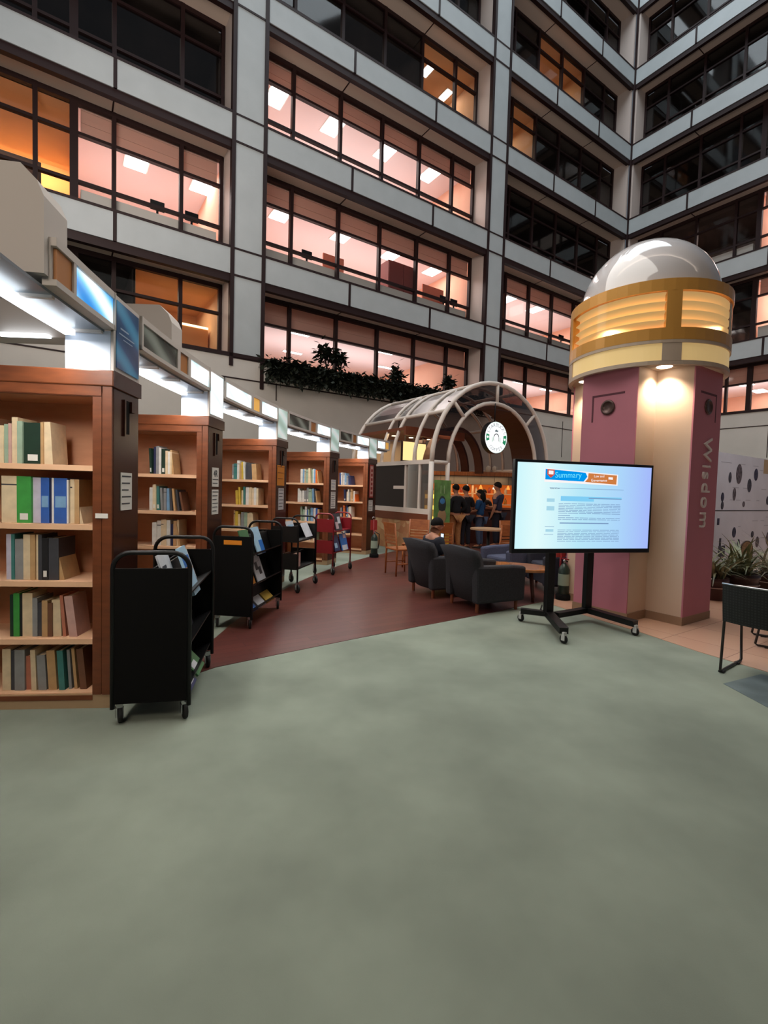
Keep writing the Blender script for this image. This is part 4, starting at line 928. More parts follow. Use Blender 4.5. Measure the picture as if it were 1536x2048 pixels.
for a in (0, .25, .5, .75, 1):
    aa = PI * (.0 + a) if a in (0, 1) else PI * a
    p0 = (KM - KI * math.cos(aa), 0, KS + KI * math.sin(aa)); p1 = (KM - KR * math.cos(aa), 0, KS + KR * math.sin(aa))
    MB().tube([p0, p1], .045, 8).build('spoke', M_kw, kio)
for a in (.0, .2, .38, .62, .8, 1.0):
    aa = PI * a; x, z = KM - KR * math.cos(aa), KS + KR * math.sin(aa)
    MB().tube([(x, 0, z), (x, KL, z)], .045, 8).build('purlin', M_kw, kio)
for (ya, yb) in ((.0, .66), (1.56, 2.06)):
    for a0, a1 in ((.2, .38),):
        p = [(KM - KR * math.cos(PI * a), y, KS + KR * math.sin(PI * a)) for a, y in ((a0, ya), (a1, yb))]
        q = [(KM - KR * math.cos(PI * a), y, KS + KR * math.sin(PI * a)) for a, y in ((a1, ya), (a0, yb))]
        MB().tube(p, .03, 6).build('brace', M_kw, kio); MB().tube(q, .03, 6).build('brace', M_kw, kio)
# glass between the two front arches, one pane per field
for k in range(4):
    mb = MB(); n = 8
    for j in range(n):
        a0, a1 = PI * (k + j / n) / 4, PI * (k + (j + 1) / n) / 4
        mb.quad((KM - KI * math.cos(a0), .0, KS + KI * math.sin(a0)), (KM - KR * math.cos(a0), .0, KS + KR * math.sin(a0)), (KM - KR * math.cos(a1), .0, KS + KR * math.sin(a1)), (KM - KI * math.cos(a1), .0, KS + KI * math.sin(a1)))
    mb.build('front_pane', M_kgl, kio)
# roof glazing between ribs
for ya, yb in ((0, .66), (.66, 1.56), (1.56, 2.06), (2.06, KL)):
    mb = MB(); n = 16; r = KR - .02
    for j in range(n):
        a0, a1 = PI * (.2 + .8 * j / n), PI * (.2 + .8 * (j + 1) / n)
        mb.quad((KM - r * math.cos(a0), ya, KS + r * math.sin(a0)), (KM - r * math.cos(a0), yb, KS + r * math.sin(a0)), (KM - r * math.cos(a1), yb, KS + r * math.sin(a1)), (KM - r * math.cos(a1), ya, KS + r * math.sin(a1)))
    mb.build('roof_pane', M_kgl, kio)
# back gable
mb = MB(); n = 20
pts = arcpts(KR - .03, KL, n)
for j in range(n): mb.add([pts[j], pts[j + 1], (KM, KL, KS)], [(0, 1, 2)])
mb.build('gable_pane', M_kgl, kio)
# dark wooden lining inside the vault and the wooden arches
mb = MB(); n = 14
for j in range(n):
    a0, a1 = PI * (.42 + .58 * j / n), PI * (.42 + .58 * (j + 1) / n); r = KI - .04
    mb.quad((KM - r * math.cos(a0), .03, KS + r * math.sin(a0)), (KM - r * math.cos(a1), .03, KS + r * math.sin(a1)), (KM - r * math.cos(a1), .75, KS + r * math.sin(a1)), (KM - r * math.cos(a0), .75, KS + r * math.sin(a0)))
mb.build('vault_lining', M_dred, kio)
for yy in (1.75, 2.35):
    mb = MB(); n = 18
    for j in range(n):
        a0, a1 = PI * j / n, PI * (j + 1) / n; r0, r1 = 1.05, 1.12
        A = [(KM + .35 - r_ * math.cos(a) * .95, yv, KS - .1 + r_ * math.sin(a) * 1.15) for yv in (yy, yy + .3) for r_ in (r0, r1) for a in (a0, a1)]
        mb.add(A, [(0, 1, 3, 2), (4, 6, 7, 5), (0, 4, 5, 1), (2, 3, 7, 6)])
    mb.build('wooden_arch', M_dred, kio)
MB().box(.15, KM + .1, 1.3, 3.4, 2.98, 3.06).build('inner_ceiling', M_brw, kio)
MB().box(.15, KM + .1, 1.22, 1.3, 2.86, 3.08).build('ceiling_edge', M_brw, kio)
for i, (x, y) in enumerate([(.7, 1.7), (1.3, 1.7), (1.9, 1.7), (.7, 2.5), (1.3, 2.5), (1.9, 2.5)]):
    MB().lathe([(.001, 2.972), (.07, 2.972), (.075, 2.98)], 14, 0, (x, y)).build('downlight', emat('downlight_warm', (255, 226, 180), 9), kio)
light('AREA', 'kiosk_light', kw(1.3, 2.1, 2.95), 30, (1, .72, .42), 1.8, 1.6, kw(1.3, 2.1, 0))
# side wall (x = 0): posts, sill, window, stone panel
for y in (0, 2.42, KL): MB().tube([(0, y, 0 if y == 0 else .95), (0, y, KS)], .06, 8).build('post', M_kw, kio)
MB().tube([(KI * 0 + KM - KI, 0, 1.1), (KM - KI, 0, KS)], .05, 8).build('post', M_kw, kio)
MB().tube([(KW, 0, 0), (KW, 0, KS)], .06, 8).build('post', M_kw, kio); MB().tube([(KM + KI, 0, 0), (KM + KI, 0, KS)], .05, 8).build('post', M_kw, kio)
for y in (.4, .95): MB().box(-.03, .03, y - .035, y + .035, .95, KS).build('mullion', M_kw, kio)
MB().box(-.05, .05, 0, 2.42, 2.09, 2.19).build('head_rail', M_kw, kio)
MB().box(-.05, .05, 0, KL, .93, 1.05).build('sill', M_kw, kio)
MB().box(-.02, .02, .95, 1.45, 1.5, 1.58).build('mid_rail', M_kw, kio)
for y0, y1 in ((.06, .36), (.44, .92), (.98, 2.38)):
    MB().quad((0, y0, 1.05), (0, y1, 1.05), (0, y1, 2.09), (0, y0, 2.09)).build('side_pane', M_kdk if y0 < .9 else mat('kiosk_dark_panel', (34, 20, 18), .35), kio)
MB().box(-.06, .04, 0, KL, .74, .93).build('brown_band', M_brw, kio)
def stone():
    m = bpy.data.materials.new('stone_cladding'); m.use_nodes = True; nt = m.node_tree; b = nt.nodes['Principled BSDF']
    tc = nt.nodes.new('ShaderNodeTexCoord'); v = nt.nodes.new('ShaderNodeTexVoronoi'); v.inputs['Scale'].default_value = 6.5
    r = nt.nodes.new('ShaderNodeValToRGB'); r.color_ramp.elements[0].color = rgb(206, 160, 110); r.color_ramp.elements[1].color = rgb(226, 196, 150)
    e = r.color_ramp.elements.new(.5); e.color = rgb(190, 128, 88)
    nt.links.new(tc.outputs['Object'], v.inputs[0]); nt.links.new(v.outputs['Color'], r.inputs[0]); nt.links.new(r.outputs[0], b.inputs['Base Color']); b.inputs['Roughness'].default_value = .8
    return m
MB().box(-.05, .03, 0, KL, 0, .74).build('stone_panel', stone(), kio)
MB().box(.0, 2.6, KL - .02, KL + .06, 0, 2.95).build('rear_wall', mat('kiosk_cream', (206, 188, 166), .7), kio)
# counter with a glowing pastry case and a back bar, set across the corner so that it faces the queue
CB = Vector((2.5, 13.75, 0)); CZ = -.12
def cw(x, y, z=0): return CB + Matrix.Rotation(CZ, 3, 'Z') @ Vector((x, y, z))
ct = thing('service_counter', 'dark wooden service counter with a glowing pastry case inside the kiosk', 'counter', CB, CZ)
MB().box(-.7, 1.4, 0, .5, 0, 1.0).build('front', M_dred, ct); MB().box(-.72, 1.42, -.05, .55, 1.0, 1.05).build('worktop', M_brw, ct)
MB().box(-1.35, -.73, .0, .5, .1, 1.5).build('pastry_case', mat('case_frame', (190, 150, 80), .4, emit=(255, 196, 80), es=.25), ct)
for z in (.3, .62, .94, 1.26):
    MB().box(-1.33, -.75, -.012, 0, z, z + .12).build('case_shelf_light', emat('pastry_glow', (255, 206, 90), 1.8), ct)
bb = thing('bar_shelving', 'glowing orange back-bar shelving behind the service counter', 'shelf', cw(0, 1.0), CZ)
MB().box(-1.3, 1.5, .3, .36, .0, 1.72).build('glow_panel', mat('bar_glow', (190, 96, 44), .6, emit=(255, 120, 40), es=.35), bb)
for z in (1.1, 1.42): MB().box(-1.3, 1.5, .02, .3, z, z + .03).build('shelf', mat('bar_shelf_cream', (226, 190, 150), .6), bb)
for x in (-1.3, -.62, .06, .74, 1.44): MB().box(x, x + .06, .02, .3, 0, 1.72).build('upright', mat('bar_shelf_cream', (226, 190, 150), .6), bb)
MB().box(-1.5, 1.6, -.02, .36, 1.72, 1.98).build('header', mat('fascia_grey', (84, 78, 72), .6), bb); MB().box(-1.55, 1.65, -.06, .4, 1.98, 2.1).build('ledge', wood('ledge_wood', (150, 88, 46), (176, 110, 62), (9, 2, 2), .4), bb)
i = 0
for z in (1.131, 1.451):
    for x in (-1.15, -.95, -.75, -.45, -.25, -.08, .2, .4, .6, .9, 1.1):
        i += 1; c = [(150, 50, 30), (70, 36, 26), (214, 190, 160), (180, 120, 40)][i % 4]
        o = MB().lathe([(.035, 0), (.045, .01), (.045, .11), (.02, .15), (.018, .18)], 10, 0, (0, 0), True, True).build('bottle', mat('bottle_%d' % (i % 4), c, .3))
        o.location = cw(x, 1.14, z)
        tag(o, '%s bottle, %s from the pastry case end, %s glowing bar shelf' % (['dark red', 'brown', 'pale', 'amber'][i % 4], ORD[(i - 1) % 11], 'upper' if i > 11 else 'lower'), 'bottle', 'bottles on the glowing bar shelves')
for i in range(6):
    o = thing('pendant_lamp', 'small pale pendant lamp over the cafe counter, %s from the pastry case' % ORD[i], 'lamp', cw(-.9 + i * .4, .62, 1.58), 0, 'small pendant lamps over the counter')
    MB().lathe([(.015, .12), (.04, .06), (.055, 0)], 10).build('lamp_shade', emat('pendant_glow_%d' % (i % 2), [(255, 230, 200), (255, 140, 60)][i % 2], 1.6), o)
    MB().tube([(0, 0, .12), (0, 0, .5)], .004, 5).build('cord', M_black, o)
for i, x in enumerate((.55, .75)):
    o = MB().lathe([(.07, 0), (.08, .02), (.08, .16), (.03, .2), (.001, .21)], 14).build('jar', mat('jar_pale', (226, 216, 200), .4)); o.location = cw(x, 1.15, 2.101)
    tag(o, 'pale rounded jar on the wooden ledge, %s' % ['nearer the round sign', 'nearer the television'][i], 'jar', 'jars on the wooden ledge')
light('AREA', 'bar_light', cw(0, .75, 1.9), 10, (1, .66, .36), 2.2, .3, cw(0, 1.05, .9))
for i, (x0, x1, y) in enumerate([(.62, 1.12, 2.0), (1.22, 1.62, 2.2)]):
    o = thing('menu_board', 'glowing cream menu board under the brown kiosk ceiling, %s' % ['larger one near the side window', 'smaller one toward the arch'][i], 'menu board', kw(x0, y, 2.26), YAW, 'menu boards')
    MB().box(0, x1 - x0, 0, .06, 0, .56).build('frame', M_frame, o); MB().box(.03, x1 - x0 - .03, -.006, 0, .03, .53).build('face', emat('menu_glow', (255, 220, 150), 1.25), o)
    MB().box(.1, .12, .02, .04, .56, .74).box(x1 - x0 - .12, x1 - x0 - .1, .02, .04, .56, .74).build('hanger', M_black, o)
# the round sign
sg = thing('round_sign', 'round glowing white coffee sign with dark lettering hanging in the kiosk arch', 'sign', kw(KM - .11, -.12, 2.84), YAW)
def disc(r, y0, y1, mm, name, n=40, sm=False):
    mb = MB(); mb.T = Matrix.Rotation(PI / 2, 4, 'X'); mb.lathe([(r, -y0), (r, -y1)], n, 0, (0, 0), False, True); return mb.build(name, mm, sg)
disc(.40, -.0, .14, mat('sign_rim', (20, 26, 30), .4), 'drum')
disc(.385, -.006, .0, emat('sign_white_glow', (250, 252, 252), 1.5), 'face')
E_gn = emat('sign_green', (40, 140, 96), .9); E_sg = emat('sign_ink', (96, 110, 116), .9); E_bk = emat('sign_black', (50, 52, 56), .9)
def sign_arc(r0, r1, a0, a1, mm, name, n=16, y=-.009):
    mb = MB()
    for j in range(n):
        p, q = a0 + (a1 - a0) * j / n, a0 + (a1 - a0) * (j + 1) / n
        mb.quad((r0 * math.cos(p), y, r0 * math.sin(p)), (r1 * math.cos(p), y, r1 * math.sin(p)), (r1 * math.cos(q), y, r1 * math.sin(q)), (r0 * math.cos(q), y, r0 * math.sin(q)))
    return mb.build(name, mm, sg)
sign_arc(.372, .379, 0, 2 * PI, mat('sign_line', (120, 190, 160), .5, emit=(150, 210, 180), es=.8), 'outer_ring', 48)
sign_arc(.235, .24, 0, 2 * PI, mat('sign_line', (120, 190, 160), .5), 'inner_ring', 40)
sign_arc(.25, .36, PI - .22, PI + .3, E_gn, 'green_field'); sign_arc(.25, .36, -.5, .22, E_gn, 'green_field')
for a in (PI + .02, -.1):
    mb = MB(); P_ = []
    for k in range(10):
        r_ = .045 if k % 2 == 0 else .019; b = PI / 2 + k * PI / 5; P_.append((.305 * math.cos(a) + r_ * math.cos(b), -.011, .305 * math.sin(a) + r_ * math.sin(b)))
    mb.add(P_, [tuple(range(10))]); mb.build('star', emat('sign_white_glow', (250, 252, 252), 1.5), sg)
def ring_text(s, amid, step, r, flip, size):
    n = len(s)
    for i, ch in enumerate(s):
        a = amid + ((n - 1) / 2 - i) * step * (1 if not flip else -1)
        ro = a - PI / 2 if not flip else a + PI / 2
        M = Matrix.Translation((r * math.cos(a), -.011, r * math.sin(a))) @ Matrix.Rotation(-ro, 4, 'Y') @ Matrix.Rotation(PI / 2, 4, 'X')
        text('letter', ch, size, E_sg, sg, M, .001)
ring_text('STARBUCKS', PI / 2, .285, .305, False, .13); ring_text('COFFEE', -PI / 2, .27, .305, True, .12)
# crowned long-haired figure in the middle, kept very plain
mb = MB()
mb.add([(x, -.010, z) for x, z in [(-.06, .14), (-.05, .2), (-.025, .17), (0, .21), (.025, .17), (.05, .2), (.06, .14)]], [tuple(range(7))])
mb.build('crown', E_sg, sg)
sign_arc(.075, .1, .25, PI - .25, E_bk, 'hair_top', 12, -.010)
for s_ in (-1, 1):
    for k in range(3):
        mb = MB(); x = s_ * (.075 + k * .03)
        mb.add([(x, -.010, .05 - k * .02), (x + s_ * .014, -.010, .04 - k * .02), (x + s_ * .022, -.010, -.08 - k * .02), (x + s_ * .008, -.010, -.1 - k * .02)], [(0, 1, 2, 3)]); mb.build('hair_strand', E_bk if k == 0 else E_gn, sg)
MB().tube([(0, .07, .39), (0, .07, .85)], .015, 6).build('hanger', M_black, sg)
MB().tube([(-KM + .55, .12, .72), (KM - .55, .12, .72)], .015, 6).build('tie_bar', M_dred, sg)
# roll-up banner in front of the kiosk post
bn = thing('rollup_banner', 'green and yellow roll-up banner with a drink picture beside the kiosk post', 'banner', KP + Vector((.03, -.28, 0)), YAW)
MB().box(.03, .52, -.002, .002, .06, 1.72, 0).build('sheet', mat('banner_green', (98, 140, 74), .6, noise=.18, nscale=5), bn)
MB().box(.035, .515, -.004, -.002, .07, .62).build('lower_print', mat('banner_yellow', (176, 136, 40), .6, noise=.3, nscale=7), bn)
mb = MB(); mb.T = Matrix.Translation((.275, -.004, 1.17)) @ Matrix.Scale(.01, 4, (0, 1, 0)); mb.ell((0, 0, 0), .115, 1, .2); mb.build('drink_print', mat('banner_dark', (36, 46, 44), .6), bn)
mb = MB(); mb.T = Matrix.Translation((.275, -.007, 1.24)) @ Matrix.Scale(.01, 4, (0, 1, 0)); mb.ell((0, 0, 0), .08, 1, .08); mb.build('drink_top_print', mat('banner_blue', (60, 120, 176), .6), bn)
mb = MB(); mb.T = Matrix.Translation((.275, -.007, .98)) @ Matrix.Scale(.01, 4, (0, 1, 0)); mb.ell((0, 0, -.08), .13, .5, .17); mb.build('cup_print', mat('banner_tan', (160, 128, 90), .6), bn)
mb = MB()
for s_ in (-1, 1): mb.box(.275 + s_ * .05 - .004, .275 + s_ * .05 + .004, -.0045, -.002, 1.42, 1.6)
mb.build('title_print', mat('banner_pale', (190, 206, 170), .6), bn)
MB().box(0, .55, -.08, .08, 0, .07).build('base', mat('banner_base', (150, 150, 150), .35, metal=.6), bn); MB().tube([(.275, .02, .06), (.275, .02, 1.72)], .01, 6).build('pole', M_chrome, bn)

# ------------------------------------------------------------------ people
def skin_obj(name, verts, edges, radii, mm, parent, sub=1):
    me = bpy.data.meshes.new(name); me.from_pydata(verts, edges, []); me.materials.append(mm)
    o = bpy.data.objects.new(name, me); COL.objects.link(o)
    if parent is not None: o.parent = parent
    md = o.modifiers.new('Skin', 'SKIN'); md.use_smooth_shade = True; md.branch_smoothing = .4
    if not me.skin_vertices: return o
    sv = me.skin_vertices[0].data
    for i, r in enumerate(radii): sv[i].radius = r if isinstance(r, tuple) else (r, r); sv[i].use_root = (i == 0)
    s2 = o.modifiers.new('Sub', 'SUBSURF'); s2.levels = sub; s2.render_levels = sub
    return o
def chainset():
    V, E, R = [], [], []
    def add(p, r, par=None):
        V.append(tuple(p)); R.append(r); i = len(V) - 1
        if par is not None: E.append((par, i))
        return i
    return V, E, R, add
def person(label, loc, rz, H, shirt, trousers, arms='down', sleeve='short', hairlen=0.0, skirt=False, head_turn=0.0, head_tip=0.0, sit=False, shoe=(30, 28, 30), group=None):
    root = thing('person', label, 'person', loc, rz, group)
    V, E, R, add = chainset(); h = H
    pz = .53 * h if not sit else .40
    dz = pz - .53 * h
    def Z(z): return z * h + dz
    pel = add((0, 0, Z(.53)), (.088 * h, .066 * h)); sp_ = add((0, .005 * h, Z(.62)), (.078 * h, .058 * h), pel); ch = add((0, .005 * h, Z(.72)), (.092 * h, .062 * h), sp_)
    nb = add((0, -.005 * h, Z(.80)), (.062 * h, .045 * h), ch); nk = add((0, .0, Z(.845)), .032 * h, nb)
    hx, hy = math.sin(head_turn) * .015 * h, math.cos(head_turn) * .015 * h + head_tip * .06 * h
    h1 = add((hx, hy, Z(.88) - head_tip * .02), (.04 * h, .046 * h), nk); h2 = add((hx * 1.2, hy * 1.3, Z(.925) - head_tip * .03), (.046 * h, .056 * h), h1); h3 = add((hx * .6, hy * 1.2 - .004, Z(.965) - head_tip * .03), (.036 * h, .045 * h), h2)
    fx, fy = math.sin(head_turn), math.cos(head_turn)
    add((hx * 1.2 + fx * .072 * h, hy * 1.3 + fy * .072 * h, Z(.915) - head_tip * .04), .007 * h, h2)               # nose
    for s_ in (-1, 1):
        add((hx + s_ * fy * .05 * h, hy - s_ * fx * .05 * h, Z(.918) - head_tip * .03), .008 * h, h2)        # ears
    ends_ = []
    for s_ in (-1, 1):
        sh = add((s_ * .108 * h, 0, Z(.79)), .04 * h, nb)
        mode = arms if isinstance(arms, str) else arms[0 if s_ < 0 else 1]
        if mode == 'down': el, wr, hd = (s_ * .135 * h, -.02 * h, Z(.635)), (s_ * .135 * h, .03 * h, Z(.50)), (s_ * .13 * h, .045 * h, Z(.465))
        elif mode == 'bent': el, wr, hd = (s_ * .14 * h, -.01 * h, Z(.635)), (s_ * .11 * h, .13 * h, Z(.62)), (s_ * .09 * h, .17 * h, Z(.63))
        elif mode == 'hip': el, wr, hd = (s_ * .17 * h, -.03 * h, Z(.65)), (s_ * .11 * h, .06 * h, Z(.56)), (s_ * .08 * h, .09 * h, Z(.55))
        else: el, wr, hd = (s_ * .13 * h, .03 * h, Z(.64)), (s_ * .08 * h, .16 * h, Z(.60)), (s_ * .05 * h, .2 * h, Z(.62))
        e_ = add(el, .027 * h, sh); w_ = add(wr, .018 * h, e_); hn = add(hd, (.02 * h, .014 * h), w_)
        d = (Vector(hd) - Vector(wr)).normalized(); sd = d.cross(Vector((0, 1, 0)) if abs(d.y) < .7 else Vector((0, 0, 1))).normalized()
        for f_ in range(4):
            L_ = [.042, .05, .046, .034][f_] * h
            b_ = add(Vector(hd) + d * .012 * h + sd * (f_ - 1.5) * .0105 * h, .006 * h, hn); add(Vector(hd) + d * L_ + sd * (f_ - 1.5) * .012 * h + Vector((0, .006 * h, 0)), .005 * h, b_)
        add(Vector(hd) + d * .018 * h - sd * s_ * .028 * h, .0065 * h, hn)                                            # thumb
        ends_.append((sh, e_, w_))
    legs = []
    for s_ in (-1, 1):
        hp = add((s_ * .05 * h, 0, Z(.49)), .056 * h, pel)
        if sit: kn, an, to = (s_ * .075 * h, .25 * h, pz), (s_ * .075 * h, .25 * h, .08), (s_ * .08 * h, .34 * h, .035)
        else: kn, an, to = (s_ * .058 * h, .012 * h, .285 * h), (s_ * .06 * h, -.012 * h, .05 * h), (s_ * .07 * h, .075 * h, .022 * h)
        k_ = add(kn, .037 * h, hp); a1 = add(an, .023 * h, k_); add(to, (.024 * h, .018 * h), a1); legs.append((hp, k_, a1))
    body = skin_obj('body', V, E, R, M_skin, root, 1)
    def sub_mesh(name, idx, edges, scale, mm, extra=None):
        mp = {j: k for k, j in enumerate(idx)}
        vv = [V[j] for j in idx]; rr = []
        for j in idx:
            r = R[j] if isinstance(R[j], tuple) else (R[j], R[j]); s0 = scale(j) if callable(scale) else scale; rr.append((r[0] * s0 + .008, r[1] * s0 + .008))
        return skin_obj(name, vv, [(mp[a], mp[b]) for a, b in edges], rr, mm, root, 1)
    si = [pel, sp_, ch, nb]; se = [(pel, sp_), (sp_, ch), (ch, nb)]
    for sh, e_, w_ in ends_:
        si += [sh, e_]; se += [(nb, sh), (sh, e_)]
        if sleeve == 'long': si.append(w_); se.append((e_, w_))
    sub_mesh('shirt', si, se, lambda j: 1.3 if j in (nb,) or j in [q[0] for q in ends_] else 1.12, mat('cloth_%d_%d_%d' % shirt, shirt, .9, noise=.08, nscale=30))
    ti = [pel]; te = []
    for hp, k_, a1 in legs: ti += [hp, k_, a1]; te += [(pel, hp), (hp, k_), (k_, a1)]
    tmn = mat('cloth_%d_%d_%d' % trousers, trousers, .9, noise=.08, nscale=30)
    sub_mesh('trousers', ti, te, lambda j: 1.12 if j == pel else 1.2, tmn)
    hc = Vector(V[h2])
    mb = MB(); T = Matrix.Translation(hc + Vector((0, 0, .012 * h))) @ Matrix.Rotation(-head_turn, 4, 'Z') @ Matrix.Rotation(.35 - head_tip, 4, 'X')
    mb.T = T; nu, nv = 18, 7; vs = []; fs = []
    for a in range(nv + 1):
        t = PI * .56 * a / nv
        for k in range(nu): p = 2 * PI * k / nu; vs.append((.052 * h * math.sin(t) * math.cos(p), .064 * h * math.sin(t) * math.sin(p) - .006 * h, .062 * h * math.cos(t)))
    for a in range(nv):
        for k in range(nu): fs.append((a * nu + k, (a + 1) * nu + k, (a + 1) * nu + (k + 1) % nu, a * nu + (k + 1) % nu))
    mb.add(vs, fs, 0, True)
    if hairlen > 0:
        mb.T = Matrix.Translation(hc); mb.tube([(0, -.03 * h, .03 * h), (0, -.055 * h, -.04 * h), (0, -.062 * h, -.09 * h), (.005, -.055 * h, -.05 * h - hairlen * h)], [.04 * h, .05 * h, .048 * h, .02 * h], 10)
    mb.build('hair', M_hair, root)
    for s_ in (-1, 1):
        MB().ell((hc.x + fx * .052 * h + s_ * fy * .019 * h, hc.y + fy * .052 * h - s_ * fx * .019 * h, hc.z - .004 * h), .006 * h, .006 * h, .004 * h, 0, 8, 5).build('eye', M_blackm, root)
    MB().ell((hc.x + fx * .05 * h, hc.y + fy * .05 * h, hc.z - .035 * h), .014 * h, .008 * h, .004 * h, 0, 8, 5).build('mouth', mat('lips', (140, 76, 66), .6), root)
    for (hp, k_, a1), s_ in zip(legs, (-1, 1)):
        ax, ay = V[a1][0], V[a1][1]
        mb = MB(); mb.ell((ax * 1.05, ay + .045 * h, .026), .03 * h, .078 * h, .024, 0, 12, 6); mb.box(ax * 1.05 - .026 * h, ax * 1.05 + .026 * h, ay - .02 * h, ay + .11 * h, .001, .016); mb.build('shoe', mat('shoe_%d' % shoe[0], shoe, .6), root)
    return root
KF = YAW  # people face into the kiosk
person('person in a dark jacket and tan trousers standing at the cafe counter, seen from behind', kw(1.30, .55), KF - .1, 1.68, (22, 24, 30), (176, 122, 76), ('down', 'hip'), 'long')
person('person all in dark clothes close behind the one in tan trousers, seen from behind', kw(1.72, .62), KF - .05, 1.66, (24, 20, 24), (28, 26, 36), ('down', 'bent'), 'short')
person('person with long dark hair in a blue T-shirt and blue jeans at the cafe counter', kw(2.18, .55), KF + .45, 1.56, (16, 66, 112), (66, 78, 104), ('front', 'bent'), 'short', .1, head_turn=-.4)
person('person in a black top standing behind the counter, facing out', cw(.42, .8), CZ + PI, 1.58, (30, 24, 26), (30, 28, 30), ('bent', 'bent'), 'short')
person('tall person in a navy shirt and dark trousers beside the television edge', kw(2.78, .5), KF + .3, 1.78, (46, 46, 68), (26, 26, 40), ('down', 'front'), 'short')
# ------------------------------------------------------------------ lounge chairs and the seated person
def armchair(label, loc, rz, mm, bw=.66, lean=.16, group='dark grey lounge armchairs'):
    """local +y is the way the chair faces; origin under the rear edge, centred"""
    o = thing('armchair', label, 'armchair', loc, rz, group)
    W_ = bw; m = MB()
    n = 8; ring_ = []
    for k, (z, yb, t, wd) in enumerate([(.12, .07, .12, W_ * .86), (.40, .0, .12, W_ * .98), (.66, -.07, .11, W_ * 1.08), (.80, -.12, .09, W_ * 1.14)]):
        row = []
        for j in range(n + 1):
            x = -wd / 2 + wd * j / n; c = .07 * (abs(j - n / 2) / (n / 2)) ** 2.2
            row.append((x, yb + c, z - (.035 * (abs(j - n / 2) / (n / 2)) ** 2 if k == 3 else 0)))
        rowb = [(x * .94, y + t, z) for x, y, z in row][::-1]
        ring_.append(row + rowb)
    N = len(ring_[0]); vs = [p for r_ in ring_ for p in r_]; fs = []
    for k in range(3):
        for j in range(N): fs.append((k * N + j, k * N + (j + 1) % N, (k + 1) * N + (j + 1) % N, (k + 1) * N + j))
    fs.append(tuple(range(N))[::-1]); fs.append(tuple(range(3 * N, 4 * N)))
    m.add(vs, fs, 0, True); m.build('backrest', mm, o)
    MB().box(-W_ / 2 + .1, W_ / 2 - .1, .12, .72, .12, .3).build('seat_base', mm, o, .02); MB().box(-W_ / 2 + .1, W_ / 2 - .1, .12, .76, .3, .43).build('cushion', mm, o, .04)
    for s_ in (-1, 1):
        m = MB(); x0, x1 = sorted((s_ * (W_ / 2 - .1), s_ * (W_ / 2 + .015)))
        m.extr([(.04, .12), (.78, .12), (.79, .55), (.6, .57), (.02, .58)], 'x', x0, x1); m.build('armrest', mm, o, .03)
        for y in (.1, .7): MB().cyl((s_ * (W_ / 2 - .06), y), .022, 0, .125, 10).build('leg', M_brw, o)
    return o
CR = math.radians(-64)
armchair('dark grey armchair nearest the television, back turned to the viewer', (.95, 5.93, 0), CR, M_grey)
armchair('dark grey armchair with a seated person, beside its twin', (.49, 6.66, 0), CR, M_grey)
armchair('blue-grey armchair facing across the wooden coffee table', (2.5, 8.15, 0), math.radians(120), mat('armchair_blue', (66, 70, 92), .9, noise=.1, nscale=50), .68)
armchair('dark navy armchair behind the left television post', (3.1, 7.3, 0), math.radians(95), M_blue_grey, .7)
ps = person('seated person with short dark hair in a dark top, seen over the armchair back', (.80, 6.72, .0), CR, 1.5, (30, 32, 44), (40, 42, 60), ('front', 'front'), 'short', 0, head_turn=.15, head_tip=.3, sit=True)
ps.location = (.71, 6.768, 0)
o = thing('phone', 'small bright phone held by the seated person', 'phone', (.87, 7.0, .70), CR)
MB().box(-.04, .04, -.005, .005, 0, .15).build('case', M_blackm, o); MB().box(-.036, .036, -.0065, -.005, .008, .142).build('screen', emat('phone_glow', (210, 226, 250), 1.5), o)
# coffee table
o = thing('coffee_table', 'low round-ended wooden coffee table between the armchairs', 'table', (1.80, 6.62, 0), math.radians(-18))
mb = MB(); n = 32; P_ = [(.50 * math.copysign(abs(math.cos(2 * PI * k / n)) ** .8, math.cos(2 * PI * k / n)), .33 * math.copysign(abs(math.sin(2 * PI * k / n)) ** .8, math.sin(2 * PI * k / n))) for k in range(n)]
mb.prism(P_, .42, .46); mb.build('tabletop', wood('table_top_wood', (150, 92, 48), (182, 122, 70), (2, 8, 2), .15, .4), o, .008)
for x, y in ((-.3, -.16), (.3, -.16), (-.3, .16), (.3, .16)): MB().tube([(x, y, 0), (x * .85, y * .85, .42)], [.018, .026], 8).build('leg', M_dred, o)
light('SPOT', 'table_spot', (2.15, 7.3, 3.6), 22, (1, .74, .35), .05, None, (1.95, 6.7, .46), math.radians(20), .6)

# ------------------------------------------------------------------ wooden cafe chairs and tables
def cafe_chair():
    o = thing('cafe_chair', 'x', 'chair')
    mw = M_chairwood
    for x in (-.19, .19):
        m = MB(); m.tube([(x, -.2, 0), (x, -.19, .44), (x, -.25, .9)], [.016, .019, .015], 6); m.build('rear_leg', mw, o)
        m = MB(); m.tube([(x, .19, 0), (x, .18, .44)], [.015, .019], 6); m.build('front_leg', mw, o)
    MB().box(-.21, .21, -.21, .22, .43, .465).build('seat', mw, o, .012)
    m = MB(); m.extr([(-.235, .70), (-.215, .70), (-.245, .9), (-.265, .9)], 'x', -.2, .2); m.build('back_panel', mw, o)
    for z in (.535, .595, .65):
        m = MB(); y = -.2 - (z - .44) * .13; m.box(-.19, .19, y - .008, y + .008, z, z + .03); m.build('back_slat', mw, o)
    for x in (-.19, .19): MB().tube([(x, -.195, .2), (x, .185, .2)], .01, 6).build('stretcher', mw, o)
    MB().tube([(-.19, 0, .2), (.19, 0, .2)], .01, 6).build('stretcher', mw, o)
    return o
